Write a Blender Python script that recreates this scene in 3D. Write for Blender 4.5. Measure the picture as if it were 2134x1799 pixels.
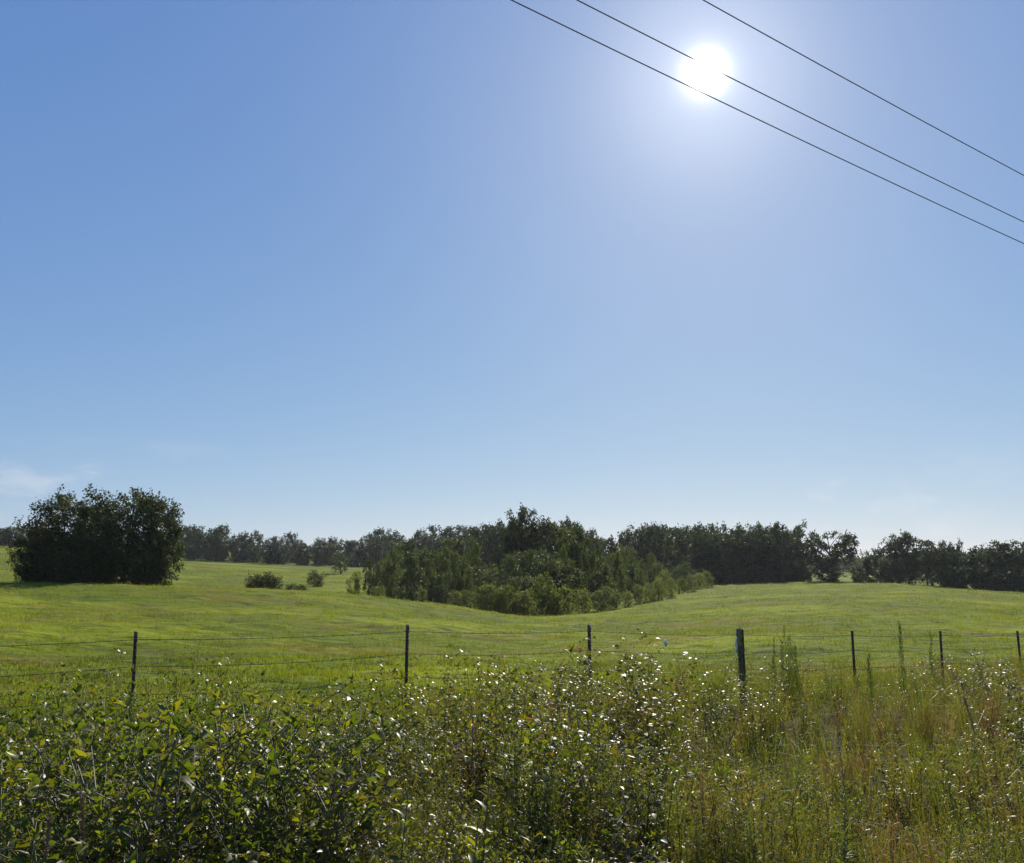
import bpy, math
import numpy as np
from mathutils import Vector, Matrix

# ------------------------------------------------------------------ camera, sky, sun, exposure
W0, H0 = 2134.0, 1799.0          # size of the photograph
F = 1776.0                       # focal length in its pixels
HORIZON = 1200.0                 # row of the true horizon
EYE = 1.9
PITCH = math.atan((HORIZON - H0 / 2) / F)
SP, CP = math.sin(PITCH), math.cos(PITCH)
EXPOSURE = 0.45
SUN_PX = (1470, 152)
SUN_STRENGTH = 4.8
SKY_STRENGTH = 0.06

scene = bpy.context.scene
for o in list(bpy.data.objects):
    bpy.data.objects.remove(o)
col = scene.collection


def ray(x, y):
    """unit-depth direction of a photograph pixel in the world (X right, Y ahead, Z up)"""
    cx, cy = (x - W0 / 2) / F, (H0 / 2 - y) / F
    return np.array([cx, CP - SP * cy, SP + CP * cy])


cam = bpy.data.cameras.new('camera')
cam_o = bpy.data.objects.new('camera', cam)
col.objects.link(cam_o)
cam.sensor_fit = 'HORIZONTAL'
cam.sensor_width = 36.0
cam.lens = 36.0 * F / W0
cam.clip_start, cam.clip_end = 0.05, 9000
cam_o.location = (0, 0, EYE)
cam_o.rotation_euler = (math.pi / 2 + PITCH, 0, 0)
scene.camera = cam_o

sd = ray(*SUN_PX)
sd = sd / np.linalg.norm(sd)
SUN_EL = math.asin(sd[2])
SUN_AZ = math.atan2(sd[0], sd[1])       # clockwise from +Y

world = bpy.data.worlds.new('World')
scene.world = world
world.use_nodes = True
nt = world.node_tree
nt.nodes.clear()


def N(tree, kind, **kw):
    n = tree.nodes.new(kind)
    for k, v in kw.items():
        setattr(n, k, v)
    return n


def math_node(tree, op, a, b=None, clamp=False):
    n = N(tree, 'ShaderNodeMath', operation=op, use_clamp=clamp)
    for i, v in enumerate((a, b)):
        if v is None:
            continue
        if isinstance(v, (int, float)):
            n.inputs[i].default_value = v
        else:
            tree.links.new(v, n.inputs[i])
    return n.outputs[0]


sky = N(nt, 'ShaderNodeTexSky', sky_type='NISHITA', sun_disc=False, sun_elevation=SUN_EL, sun_rotation=SUN_AZ,
        altitude=100, air_density=0.9, dust_density=0.2, ozone_density=3.0)
tc = N(nt, 'ShaderNodeTexCoord')
dot = N(nt, 'ShaderNodeVectorMath', operation='DOT_PRODUCT')
nrm = N(nt, 'ShaderNodeVectorMath', operation='NORMALIZE')
nt.links.new(tc.outputs['Generated'], nrm.inputs[0])
nt.links.new(nrm.outputs[0], dot.inputs[0])
dot.inputs[1].default_value = tuple(sd)
dpos = math_node(nt, 'MAXIMUM', dot.outputs['Value'], 0.0)
# the sun's own brightness and the bright air round it
core = math_node(nt, 'MULTIPLY', math_node(nt, 'POWER', dpos, 20000.0), 60.0)
halo = math_node(nt, 'ADD', math_node(nt, 'MULTIPLY', math_node(nt, 'POWER', dpos, 3400.0), 0.60), math_node(nt, 'MULTIPLY', math_node(nt, 'POWER', dpos, 230.0), 0.20))
halo2 = math_node(nt, 'MULTIPLY', math_node(nt, 'POWER', dpos, 24.0), 0.055)
glow = math_node(nt, 'ADD', math_node(nt, 'ADD', core, halo), halo2)
gcol = N(nt, 'ShaderNodeVectorMath', operation='SCALE')
gcol.inputs[0].default_value = (1.0, 0.99, 0.95)
nt.links.new(glow, gcol.inputs['Scale'])
skys = N(nt, 'ShaderNodeVectorMath', operation='SCALE')
nt.links.new(sky.outputs[0], skys.inputs[0])
skys.inputs['Scale'].default_value = SKY_STRENGTH
# soft response of the bright summer sky: compressed towards the horizon, deep blue overhead
sr = N(nt, 'ShaderNodeSeparateXYZ')
nt.links.new(skys.outputs[0], sr.inputs[0])
cr = N(nt, 'ShaderNodeCombineXYZ')
for i_, (pw_, sc_) in enumerate(((0.78, 0.93), (0.61, 0.88), (0.31, 0.865))):
    nt.links.new(math_node(nt, 'MULTIPLY', math_node(nt, 'POWER', sr.outputs[i_], pw_), sc_ / 2 ** EXPOSURE), cr.inputs[i_])
# thin fair-weather cloud low over the horizon
sep = N(nt, 'ShaderNodeSeparateXYZ')
nt.links.new(nrm.outputs[0], sep.inputs[0])
mp = N(nt, 'ShaderNodeMapping')
mp.inputs['Scale'].default_value = (1, 1, 2.6)
mp.inputs['Location'].default_value = (0.35, 0.0, 0.1)
nt.links.new(nrm.outputs[0], mp.inputs[0])
nz = N(nt, 'ShaderNodeTexNoise')
nz.inputs['Scale'].default_value = 9.0
nz.inputs['Detail'].default_value = 9.0
nz.inputs['Roughness'].default_value = 0.62
nt.links.new(mp.outputs[0], nz.inputs['Vector'])
nz2 = N(nt, 'ShaderNodeTexNoise')
nz2.inputs['Scale'].default_value = 2.3
nz2.inputs['Detail'].default_value = 1.0
nt.links.new(nrm.outputs[0], nz2.inputs['Vector'])
mr = N(nt, 'ShaderNodeMapRange', interpolation_type='SMOOTHSTEP')
nt.links.new(nz.outputs[0], mr.inputs[0])
mr.inputs[1].default_value, mr.inputs[2].default_value = 0.47, 0.70
mr2 = N(nt, 'ShaderNodeMapRange', interpolation_type='SMOOTHSTEP')
nt.links.new(nz2.outputs[0], mr2.inputs[0])
mr2.inputs[1].default_value, mr2.inputs[2].default_value = 0.44, 0.60
lo = N(nt, 'ShaderNodeMapRange', interpolation_type='SMOOTHSTEP')
nt.links.new(sep.outputs[2], lo.inputs[0])
lo.inputs[1].default_value, lo.inputs[2].default_value = 0.155, 0.09
cl = math_node(nt, 'MULTIPLY', math_node(nt, 'MULTIPLY', mr.outputs[0], mr2.outputs[0]), lo.outputs[0])
cl = math_node(nt, 'MULTIPLY', cl, 0.45)
mixc = N(nt, 'ShaderNodeMix', data_type='RGBA')
nt.links.new(cl, mixc.inputs[0])
nt.links.new(cr.outputs[0], mixc.inputs[6])
mixc.inputs[7].default_value = (0.60, 0.60, 0.62, 1)
addv = N(nt, 'ShaderNodeVectorMath', operation='ADD')
nt.links.new(mixc.outputs[2], addv.inputs[0])
nt.links.new(gcol.outputs[0], addv.inputs[1])
bg = N(nt, 'ShaderNodeBackground')
nt.links.new(addv.outputs[0], bg.inputs['Color'])
bg.inputs['Strength'].default_value = 1.0
wo = N(nt, 'ShaderNodeOutputWorld')
nt.links.new(bg.outputs[0], wo.inputs['Surface'])

sun = bpy.data.lights.new('sun', 'SUN')
sun.energy = SUN_STRENGTH
sun.angle = math.radians(0.53)
sun.color = (1.0, 0.93, 0.80)
sun_o = bpy.data.objects.new('sun', sun)
col.objects.link(sun_o)
sun_o.location = tuple(sd * 60)
sun_o.rotation_euler = Vector(tuple(sd)).to_track_quat('Z', 'Y').to_euler()

scene.render.engine = 'CYCLES'
scene.view_settings.view_transform = 'Standard'
scene.view_settings.look = 'None'
scene.view_settings.exposure = EXPOSURE
scene.view_settings.gamma = 1.0
scene.view_settings.use_curve_mapping = False
scene.cycles.use_denoising = True
scene.cycles.max_bounces = 8
scene.cycles.diffuse_bounces = 3
scene.cycles.transmission_bounces = 5
scene.cycles.volume_bounces = 0
scene.cycles.sample_clamp_indirect = 6.0

# ------------------------------------------------------------------ helpers
ORD = ['first', 'second', 'third', 'fourth', 'fifth', 'sixth', 'seventh', 'eighth', 'ninth', 'tenth', 'eleventh', 'twelfth',
       'thirteenth', 'fourteenth', 'fifteenth', 'sixteenth', 'seventeenth', 'eighteenth', 'nineteenth', 'twentieth',
       'twenty-first', 'twenty-second', 'twenty-third', 'twenty-fourth', 'twenty-fifth', 'twenty-sixth', 'twenty-seventh',
       'twenty-eighth', 'twenty-ninth', 'thirtieth', 'thirty-first', 'thirty-second', 'thirty-third', 'thirty-fourth',
       'thirty-fifth', 'thirty-sixth', 'thirty-seventh', 'thirty-eighth', 'thirty-ninth', 'fortieth']


def unit(a):
    return a / np.maximum(np.linalg.norm(a, axis=-1, keepdims=True), 1e-9)


class Geo:
    """collects triangles with a per-vertex random value and a per-plant tint"""

    def __init__(self):
        self.V, self.T, self.R, self.C, self.n = [], [], [], [], 0

    def add(self, V, T, rnd=0.5, tint=0.5):
        V = np.asarray(V, np.float32).reshape(-1, 3)
        T = np.asarray(T, np.int64).reshape(-1, 3)
        k = len(V)
        self.V.append(V)
        self.T.append(T + self.n)
        self.R.append(np.broadcast_to(np.asarray(rnd, np.float32), (k,)))
        self.C.append(np.broadcast_to(np.asarray(tint, np.float32), (k,)))
        self.n += k

    def arrays(self):
        if not self.V:
            return np.zeros((0, 3), np.float32), np.zeros((0, 3), np.int64), np.zeros(0, np.float32), np.zeros(0, np.float32)
        return np.concatenate(self.V), np.concatenate(self.T), np.concatenate(self.R), np.concatenate(self.C)

    def mesh(self, name, mat, smooth=False):
        V, T, R, C = self.arrays()
        return mesh_from(name, V, T, R, C, mat, smooth)


def mesh_from(name, V, T, R=None, C=None, mat=None, smooth=False):
    me = bpy.data.meshes.new(name)
    me.vertices.add(len(V))
    me.vertices.foreach_set('co', np.ascontiguousarray(V, np.float32).ravel())
    me.loops.add(3 * len(T))
    me.loops.foreach_set('vertex_index', np.ascontiguousarray(T, np.int32).ravel())
    me.polygons.add(len(T))
    me.polygons.foreach_set('loop_start', np.arange(0, 3 * len(T), 3, dtype=np.int32))
    if smooth:
        me.polygons.foreach_set('use_smooth', np.ones(len(T), dtype=bool))
    if R is not None:
        a = me.attributes.new('rnd', 'FLOAT', 'POINT')
        a.data.foreach_set('value', np.ascontiguousarray(R, np.float32))
        a = me.attributes.new('tint', 'FLOAT', 'POINT')
        a.data.foreach_set('value', np.ascontiguousarray(C, np.float32))
    if mat is not None:
        me.materials.append(mat)
    me.update(calc_edges=True)
    return me


def link(name, me, parent=None, loc=None, rotz=0.0, scale=None):
    o = bpy.data.objects.new(name, me)
    col.objects.link(o)
    if parent is not None:
        o.parent = parent
    if loc is not None:
        o.location = tuple(float(v) for v in loc)
    if rotz:
        o.rotation_euler = (0, 0, rotz)
    if scale is not None:
        o.scale = scale if hasattr(scale, '__len__') else (scale,) * 3
    return o


def tag(o, label=None, cat=None, group=None, kind=None):
    for k, v in (('label', label), ('category', cat), ('group', group), ('kind', kind)):
        if v:
            o[k] = v
    return o


def leaves(P, D, U, L, Wd, droop=0.15, fold=0.25, detail=1, rng=None, tint=0.5, geo=None):
    """a batch of leaves: base P, direction D, face-up hint U, length L, width Wd"""
    n = len(P)
    D = unit(D)
    S = unit(np.cross(D, U))
    Nn = np.cross(S, D)
    L = np.broadcast_to(np.asarray(L, float), (n,))[:, None]
    Wd = np.broadcast_to(np.asarray(Wd, float), (n,))[:, None] * 0.5
    dr = np.broadcast_to(np.asarray(droop, float), (n,))[:, None]
    fold = np.broadcast_to(np.asarray(fold, float), (n,))[:, None]

    def c(t):
        return P + D * L * t - Nn * dr * L * t * t

    def e(t, w, s):
        return c(t) + S * Wd * w * s + Nn * fold * Wd * w
    if detail == 2:
        pts = [c(0), e(.3, 1, -1), c(.3), e(.3, 1, 1), e(.68, .72, -1), c(.68), e(.68, .72, 1), c(1.0)]
        tri = [(0, 2, 1), (0, 3, 2), (1, 2, 5), (1, 5, 4), (2, 3, 6), (2, 6, 5), (4, 5, 7), (5, 6, 7)]
    elif detail == 1:
        pts = [c(0), e(.42, 1, -1), c(.42), e(.42, 1, 1), c(1.0)]
        tri = [(0, 2, 1), (0, 3, 2), (1, 2, 4), (2, 3, 4)]
    else:
        pts = [c(0), e(.45, 1, -1), e(.45, 1, 1), c(1.0)]
        tri = [(0, 2, 1), (1, 2, 3)]
    k = len(pts)
    V = np.stack(pts, 1).reshape(-1, 3)
    T = (np.arange(n)[:, None, None] * k + np.array(tri)[None]).reshape(-1, 3)
    R = np.repeat(rng.random(n), k) if rng is not None else 0.5
    if np.ndim(tint):
        tint = np.repeat(tint, k)
    geo.add(V, T, R, tint)


def blades(P, D, Hh, Wd, bend, rng, geo, seg=2, tint=0.5, rnd=None):
    """grass blades: base P, horizontal lean D (not unit), height Hh, width Wd"""
    n = len(P)
    Hh = np.asarray(Hh)[:, None]
    a = rng.random(n) * 2 * np.pi
    S = np.stack([np.cos(a), np.sin(a), np.zeros(n)], 1) * (np.asarray(Wd)[:, None] * 0.5)
    up = np.array([0, 0, 1.0])
    b = np.asarray(bend)[:, None]
    tip = P + D * Hh * (0.55 + b) + up * Hh * (1 - 0.45 * b)
    if seg == 1:
        pts, tri = [P - S, P + S, tip], [(0, 1, 2)]
    else:
        mid = P + D * Hh * 0.3 + up * Hh * 0.6
        pts, tri = [P - S, P + S, mid - S * .8, mid + S * .8, tip], [(0, 1, 3), (0, 3, 2), (2, 3, 4)]
    k = len(pts)
    V = np.stack(pts, 1).reshape(-1, 3)
    T = (np.arange(n)[:, None, None] * k + np.array(tri)[None]).reshape(-1, 3)
    R = np.repeat(rng.random(n) if rnd is None else rnd, k)
    if np.ndim(tint):
        tint = np.repeat(tint, k)
    geo.add(V, T, R, tint)


def tube(geo, pts, rad, sides=5, rnd=0.5, tint=0.5, cap=True):
    pts = np.asarray(pts, float)
    k = len(pts)
    rad = np.broadcast_to(np.asarray(rad, float), (k,))
    t = np.gradient(pts, axis=0)
    t = unit(t)
    ref = np.array([0.0, 0, 1]) if abs(t[:, 2]).mean() < 0.8 else np.array([1.0, 0, 0])
    a = unit(np.cross(t, ref))
    b = np.cross(t, a)
    th = np.arange(sides) * 2 * np.pi / sides
    ring = pts[:, None] + rad[:, None, None] * (a[:, None] * np.cos(th)[None, :, None] + b[:, None] * np.sin(th)[None, :, None])
    V = ring.reshape(-1, 3)
    T = []
    for i in range(k - 1):
        for j in range(sides):
            p, q = i * sides + j, i * sides + (j + 1) % sides
            r, s = p + sides, q + sides
            T += [(p, q, s), (p, s, r)]
    if cap:
        V = np.concatenate([V, pts[-1:], pts[:1]])
        for j in range(sides):
            T.append(((k - 1) * sides + j, (k - 1) * sides + (j + 1) % sides, k * sides))
            T.append(((j + 1) % sides, j, k * sides + 1))
    geo.add(V, T, rnd, tint)


# ------------------------------------------------------------------ materials
def new_mat(name):
    m = bpy.data.materials.new(name)
    m.use_nodes = True
    m.node_tree.nodes.clear()
    return m, m.node_tree


def mix_rgb(t, fac, a, b):
    n = N(t, 'ShaderNodeMix', data_type='RGBA')
    for i, v in ((0, fac), (6, a), (7, b)):
        if isinstance(v, (int, float)):
            n.inputs[i].default_value = v
        elif isinstance(v, tuple):
            n.inputs[i].default_value = (*v, 1)
        else:
            t.links.new(v, n.inputs[i])
    return n.outputs[2]


def ramp(t, v, a, b):
    n = N(t, 'ShaderNodeMapRange', interpolation_type='SMOOTHSTEP')
    t.links.new(v, n.inputs[0])
    n.inputs[1].default_value, n.inputs[2].default_value = a, b
    return n.outputs[0]


def noise(t, scale, detail=3.0, vec=None, stretch=None):
    g = N(t, 'ShaderNodeNewGeometry')
    v = g.outputs['Position'] if vec is None else vec
    if stretch:
        m = N(t, 'ShaderNodeMapping')
        m.inputs['Scale'].default_value = stretch
        t.links.new(v, m.inputs[0])
        v = m.outputs[0]
    n = N(t, 'ShaderNodeTexNoise')
    n.inputs['Scale'].default_value = scale
    n.inputs['Detail'].default_value = detail
    t.links.new(v, n.inputs['Vector'])
    return n.outputs[0]


def leaf_mat(name, dark, light, alt, alt_range=(0.6, 0.9), trans=0.4, tcol=(1.5, 1.45, 0.6), rough=0.45, spec=0.5, field=False, objrnd=0.0):
    m, t = new_mat(name)
    at = N(t, 'ShaderNodeAttribute', attribute_name='rnd')
    ti = N(t, 'ShaderNodeAttribute', attribute_name='tint')
    c = mix_rgb(t, at.outputs['Fac'], dark, light)
    c = mix_rgb(t, ramp(t, ti.outputs['Fac'], *alt_range), c, alt)
    if field:
        c = field_colour(t, c)
    if objrnd:
        oi = N(t, 'ShaderNodeObjectInfo')
        hs = N(t, 'ShaderNodeHueSaturation')
        mm = N(t, 'ShaderNodeMapRange')
        t.links.new(oi.outputs['Random'], mm.inputs[0])
        mm.inputs[3].default_value, mm.inputs[4].default_value = 1 - objrnd, 1 + objrnd
        t.links.new(mm.outputs[0], hs.inputs['Value'])
        m2 = N(t, 'ShaderNodeMapRange')
        t.links.new(oi.outputs['Random'], m2.inputs[0])
        m2.inputs[3].default_value, m2.inputs[4].default_value = 0.515, 0.485
        t.links.new(m2.outputs[0], hs.inputs['Hue'])
        t.links.new(c, hs.inputs['Color'])
        c = hs.outputs[0]
    p = N(t, 'ShaderNodeBsdfPrincipled')
    t.links.new(c, p.inputs['Base Color'])
    p.inputs['Roughness'].default_value = rough
    p.inputs['Specular IOR Level'].default_value = spec
    tr = N(t, 'ShaderNodeBsdfTranslucent')
    mu = N(t, 'ShaderNodeVectorMath', operation='MULTIPLY')
    t.links.new(c, mu.inputs[0])
    mu.inputs[1].default_value = tcol
    t.links.new(mu.outputs[0], tr.inputs['Color'])
    mx = N(t, 'ShaderNodeMixShader')
    mx.inputs[0].default_value = trans
    t.links.new(p.outputs[0], mx.inputs[1])
    t.links.new(tr.outputs[0], mx.inputs[2])
    o = N(t, 'ShaderNodeOutputMaterial')
    t.links.new(mx.outputs[0], o.inputs['Surface'])
    return m


def field_colour(t, c):
    """patches of lusher, yellower and drier pasture, the same for the soil sheet and the blades on it"""
    c = mix_rgb(t, ramp(t, noise(t, 0.055, 4, stretch=(1, 1.6, 1)), 0.44, 0.62), c, (0.200, 0.232, 0.016))
    f2 = math_node(t, 'MULTIPLY', ramp(t, noise(t, 0.16, 5, stretch=(0.55, 1.5, 1)), 0.5, 0.66), 0.55)
    c = mix_rgb(t, f2, c, (0.17, 0.135, 0.028))
    f3 = math_node(t, 'MULTIPLY', ramp(t, noise(t, 0.3, 5, stretch=(0.5, 1.4, 1)), 0.52, 0.68), 0.5)
    c = mix_rgb(t, f3, c, (0.048, 0.082, 0.012))
    f4 = math_node(t, 'MULTIPLY', ramp(t, noise(t, 0.95, 4, stretch=(0.6, 1.2, 1)), 0.53, 0.65), 0.5)
    c = mix_rgb(t, f4, c, (0.038, 0.055, 0.016))
    f5 = math_node(t, 'MULTIPLY', ramp(t, noise(t, 0.55, 5, stretch=(0.8, 1.7, 1)), 0.56, 0.66), 0.5)
    c = mix_rgb(t, f5, c, (0.115, 0.085, 0.04))
    return c


def simple_mat(name, c1, c2, scale, rough=0.7, metal=0.0, bump=0.0, c3=None, obj=True):
    m, t = new_mat(name)
    vec = None
    if obj:
        vec = N(t, 'ShaderNodeTexCoord').outputs['Object']
    nn = noise(t, scale, 6, vec)
    c = mix_rgb(t, ramp(t, nn, 0.35, 0.65), c1, c2)
    if c3:
        c = mix_rgb(t, ramp(t, noise(t, scale * 3.1, 4, vec), 0.56, 0.68), c, c3)
    p = N(t, 'ShaderNodeBsdfPrincipled')
    t.links.new(c, p.inputs['Base Color'])
    p.inputs['Roughness'].default_value = rough
    p.inputs['Metallic'].default_value = metal
    if bump:
        b = N(t, 'ShaderNodeBump')
        b.inputs['Strength'].default_value = bump
        b.inputs['Distance'].default_value = 0.02
        t.links.new(nn, b.inputs['Height'])
        t.links.new(b.outputs[0], p.inputs['Normal'])
    o = N(t, 'ShaderNodeOutputMaterial')
    t.links.new(p.outputs[0], o.inputs['Surface'])
    return m


M = {}
M['bark'] = simple_mat('bark', (0.055, 0.042, 0.03), (0.13, 0.11, 0.085), 6, 0.9, bump=0.6)
M['stem_green'] = simple_mat('stem_green', (0.060, 0.075, 0.020), (0.095, 0.070, 0.032), 9, 0.6)
M['stem_purple'] = simple_mat('stem_purple', (0.09, 0.045, 0.035), (0.13, 0.08, 0.05), 9, 0.6)
M['stem_tan'] = simple_mat('stem_tan', (0.30, 0.23, 0.12), (0.20, 0.14, 0.07), 12, 0.7)
M['seed_head'] = simple_mat('seed_head', (0.42, 0.28, 0.17), (0.30, 0.18, 0.10), 30, 0.8)
M['rusty_steel'] = simple_mat('rusty_steel', (0.055, 0.028, 0.018), (0.10, 0.048, 0.026), 14, 0.75, 0.3, 0.3, (0.16, 0.13, 0.11))
M['white_tip'] = simple_mat('weathered_white_paint', (0.17, 0.15, 0.12), (0.10, 0.08, 0.06), 40, 0.7, 0, 0.2)
M['galv'] = simple_mat('weathered_wire', (0.06, 0.045, 0.035), (0.11, 0.085, 0.07), 20, 0.8, 0.0)
M['post_wood'] = simple_mat('weathered_post_wood', (0.085, 0.06, 0.042), (0.16, 0.12, 0.09), 7, 0.9, 0, 0.8, (0.05, 0.03, 0.02))
M['plastic'] = simple_mat('white_plastic', (0.78, 0.78, 0.76), (0.70, 0.70, 0.68), 20, 0.45)
M['cable'] = simple_mat('cable_sheath', (0.13, 0.13, 0.135), (0.17, 0.17, 0.18), 3, 0.6)

M['tree_leaf'] = leaf_mat('tree_leaf', (0.030, 0.045, 0.012), (0.060, 0.080, 0.020), (0.085, 0.075, 0.022), trans=0.32, tcol=(1.3, 1.3, .45), rough=0.65, spec=0.16, objrnd=0.18)
M['young_leaf'] = leaf_mat('young_leaf', (0.038, 0.058, 0.014), (0.078, 0.102, 0.025), (0.096, 0.100, 0.027), trans=0.42, tcol=(1.35, 1.4, .5), rough=0.6, spec=0.2, objrnd=0.25)  # darkened: the thicket's own backlit shade is put partly into this colour
M['sapling_leaf'] = leaf_mat('sapling_leaf', (0.080, 0.104, 0.025), (0.148, 0.170, 0.045), (0.165, 0.16, 0.045), trans=0.5, tcol=(1.35, 1.4, .5), rough=0.6, spec=0.2, objrnd=0.25)  # lightened in colour so saplings read as lit before the shaded thicket
M['far_leaf'] = leaf_mat('far_leaf', (0.028, 0.044, 0.013), (0.056, 0.078, 0.021), (0.062, 0.072, 0.022), trans=0.28, tcol=(1.3, 1.3, .5), rough=0.65, spec=0.14, objrnd=0.2)
M['grass'] = leaf_mat('pasture_grass', (0.092, 0.130, 0.012), (0.165, 0.200, 0.020), (0.24, 0.20, 0.06), (0.8, 0.98), trans=0.5, tcol=(1.5, 1.45, .5), rough=0.5, spec=0.08, field=True)
M['tall_grass'] = leaf_mat('tall_grass', (0.095, 0.125, 0.015), (0.19, 0.195, 0.028), (0.30, 0.225, 0.08), (0.6, 1.0), trans=0.45, tcol=(1.35, 1.3, .6), rough=0.45, spec=0.4)
M['broad_leaf'] = leaf_mat('broad_leaf', (0.060, 0.092, 0.013), (0.125, 0.158, 0.020), (0.175, 0.178, 0.025), (0.5, 0.95), trans=0.54, tcol=(1.6, 1.55, .32), rough=0.42, spec=0.4)
M['small_leaf'] = leaf_mat('small_leaf', (0.064, 0.082, 0.017), (0.138, 0.145, 0.032), (0.17, 0.095, 0.042), (0.55, 0.95), trans=0.48, tcol=(1.5, 1.35, .4), rough=0.42, spec=0.32)
M['feathery'] = leaf_mat('feathery_leaf', (0.088, 0.124, 0.016), (0.165, 0.185, 0.028), (0.22, 0.165, 0.045), (0.6, 1.0), trans=0.5, tcol=(1.4, 1.35, .5), rough=0.45, spec=0.4)
M['spire'] = leaf_mat('spire_leaf', (0.040, 0.066, 0.012), (0.075, 0.105, 0.018), (0.09, 0.10, 0.02), (0.6, 0.95), trans=0.35, tcol=(1.3, 1.35, .5), rough=0.5, spec=0.3)
M['broomsedge'] = leaf_mat('broomsedge', (0.14, 0.075, 0.035), (0.23, 0.13, 0.06), (0.12, 0.12, 0.035), (0.55, 0.9), trans=0.42, tcol=(1.35, 1.2, .7), rough=0.5, spec=0.4)

# pasture soil sheet
m, t = new_mat('pasture_ground')
base = mix_rgb(t, noise(t, 3.0, 6), (0.090, 0.125, 0.011), (0.155, 0.185, 0.018))
base = field_colour(t, base)
g = N(t, 'ShaderNodeNewGeometry')
ln = N(t, 'ShaderNodeVectorMath', operation='LENGTH')
t.links.new(g.outputs['Position'], ln.inputs[0])
verge = N(t, 'ShaderNodeAttribute', attribute_name='tint')
c = mix_rgb(t, verge.outputs['Fac'], base, mix_rgb(t, noise(t, 8, 6), (0.035, 0.026, 0.014), (0.085, 0.062, 0.03)))
p = N(t, 'ShaderNodeBsdfPrincipled')
t.links.new(c, p.inputs['Base Color'])
p.inputs['Roughness'].default_value = 0.95
p.inputs['Specular IOR Level'].default_value = 0.03
bp = N(t, 'ShaderNodeBump')
bp.inputs['Strength'].default_value = 1.0
bp.inputs['Distance'].default_value = 0.25
t.links.new(noise(t, 1.6, 8, stretch=(0.7, 1, 1)), bp.inputs['Height'])
t.links.new(bp.outputs[0], p.inputs['Normal'])
o = N(t, 'ShaderNodeOutputMaterial')
t.links.new(p.outputs[0], o.inputs['Surface'])
M['ground'] = m

# ------------------------------------------------------------------ terrain
# heights are given as the photograph row at which the ground lies, per bearing (photograph column) and distance in metres
RS = [0.5, 9, 25, 40, 70, 95, 130, 170, 230, 300, 600, 1500, 3200]
ROWS = {  # column: rows for 25 40 70 95 130 170 230 300 600 1500 3200 m
    -250: [1375, 1287, 1216, 1215, 1195, 1172, 1150, 1130, 1120, 1150, 1180],
    0:    [1377, 1288, 1221, 1222, 1206, 1184, 1160, 1140, 1128, 1155, 1180],
    350:  [1378, 1289, 1222, 1229, 1216, 1197, 1177, 1163, 1140, 1160, 1182],
    600:  [1380, 1294, 1233, 1241, 1228, 1211, 1190, 1176, 1150, 1165, 1185],
    760:  [1384, 1302, 1243, 1249, 1238, 1216, 1194, 1180, 1155, 1170, 1185],
    900:  [1386, 1312, 1263, 1260, 1250, 1226, 1203, 1184, 1160, 1172, 1186],
    1140: [1389, 1328, 1290, 1281, 1262, 1240, 1212, 1190, 1165, 1175, 1188],
    1300: [1388, 1325, 1283, 1268, 1249, 1233, 1214, 1195, 1168, 1176, 1188],
    1470: [1386, 1318, 1273, 1258, 1236, 1222, 1216, 1205, 1172, 1178, 1188],
    1750: [1383, 1312, 1264, 1245, 1226, 1214, 1221, 1222, 1180, 1180, 1190],
    1950: [1383, 1314, 1267, 1249, 1232, 1223, 1229, 1228, 1178, 1180, 1190],
    2134: [1384, 1320, 1276, 1259, 1245, 1236, 1241, 1238, 1178, 1180, 1190],
    2500: [1388, 1326, 1284, 1270, 1258, 1250, 1252, 1245, 1180, 1182, 1190],
}


def row_height(x, y, r):
    d = ray(x, y)
    return EYE + d[2] / math.hypot(d[0], d[1]) * r


cols_x = sorted(ROWS)
TH = [math.atan2(ray(x, HORIZON)[0], ray(x, HORIZON)[1]) for x in cols_x]
ZT = []
for x in cols_x:
    ZT.append([0.0, 0.0] + [row_height(x, y, r) for y, r in zip(ROWS[x], RS[2:])])
# continue round the back of the viewer
flat = [0, 0, -0.2, -0.3, -0.3, -0.2, 0, 0.3, 1, 2, 6, 12, 25]
TH = [-math.pi, -1.6] + TH + [1.6, math.pi]
ZT = np.array([flat, np.add(flat, ZT[0]) / 2] + ZT + [np.add(flat, ZT[-1]) / 2, flat])


def pchip(x, y, xq):
    """shape-preserving cubic through (x, y) along the last axis of y"""
    x = np.asarray(x, float)
    h = np.diff(x)
    d = np.diff(y, axis=-1) / h
    m_ = np.zeros_like(y)
    with np.errstate(divide='ignore', invalid='ignore'):
        w = np.where(d[..., 1:] * d[..., :-1] > 0, 2 / (1 / d[..., 1:] + 1 / d[..., :-1]), 0)
    m_[..., 1:-1] = w
    m_[..., 0], m_[..., -1] = d[..., 0], d[..., -1]
    i = np.clip(np.searchsorted(x, xq) - 1, 0, len(x) - 2)
    s = np.clip((xq - x[i]) / h[i], 0, 1)
    return ((1 + 2 * s) * (1 - s) ** 2 * y[..., i] + s * (1 - s) ** 2 * h[i] * m_[..., i]
            + s * s * (3 - 2 * s) * y[..., i + 1] + s * s * (s - 1) * h[i] * m_[..., i + 1])


LR = np.linspace(math.log(0.5), math.log(3200), 500)
TQ = np.concatenate([np.linspace(-math.pi, -0.75, 50, endpoint=False), np.linspace(-0.75, 0.75, 360, endpoint=False), np.linspace(0.75, math.pi, 51)])
_z1 = pchip(np.log(RS), ZT, LR)                      # (bearing, r)
ZG = pchip(np.array(TH), _z1.T.copy(), TQ).T          # (bearing fine, r fine)


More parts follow.
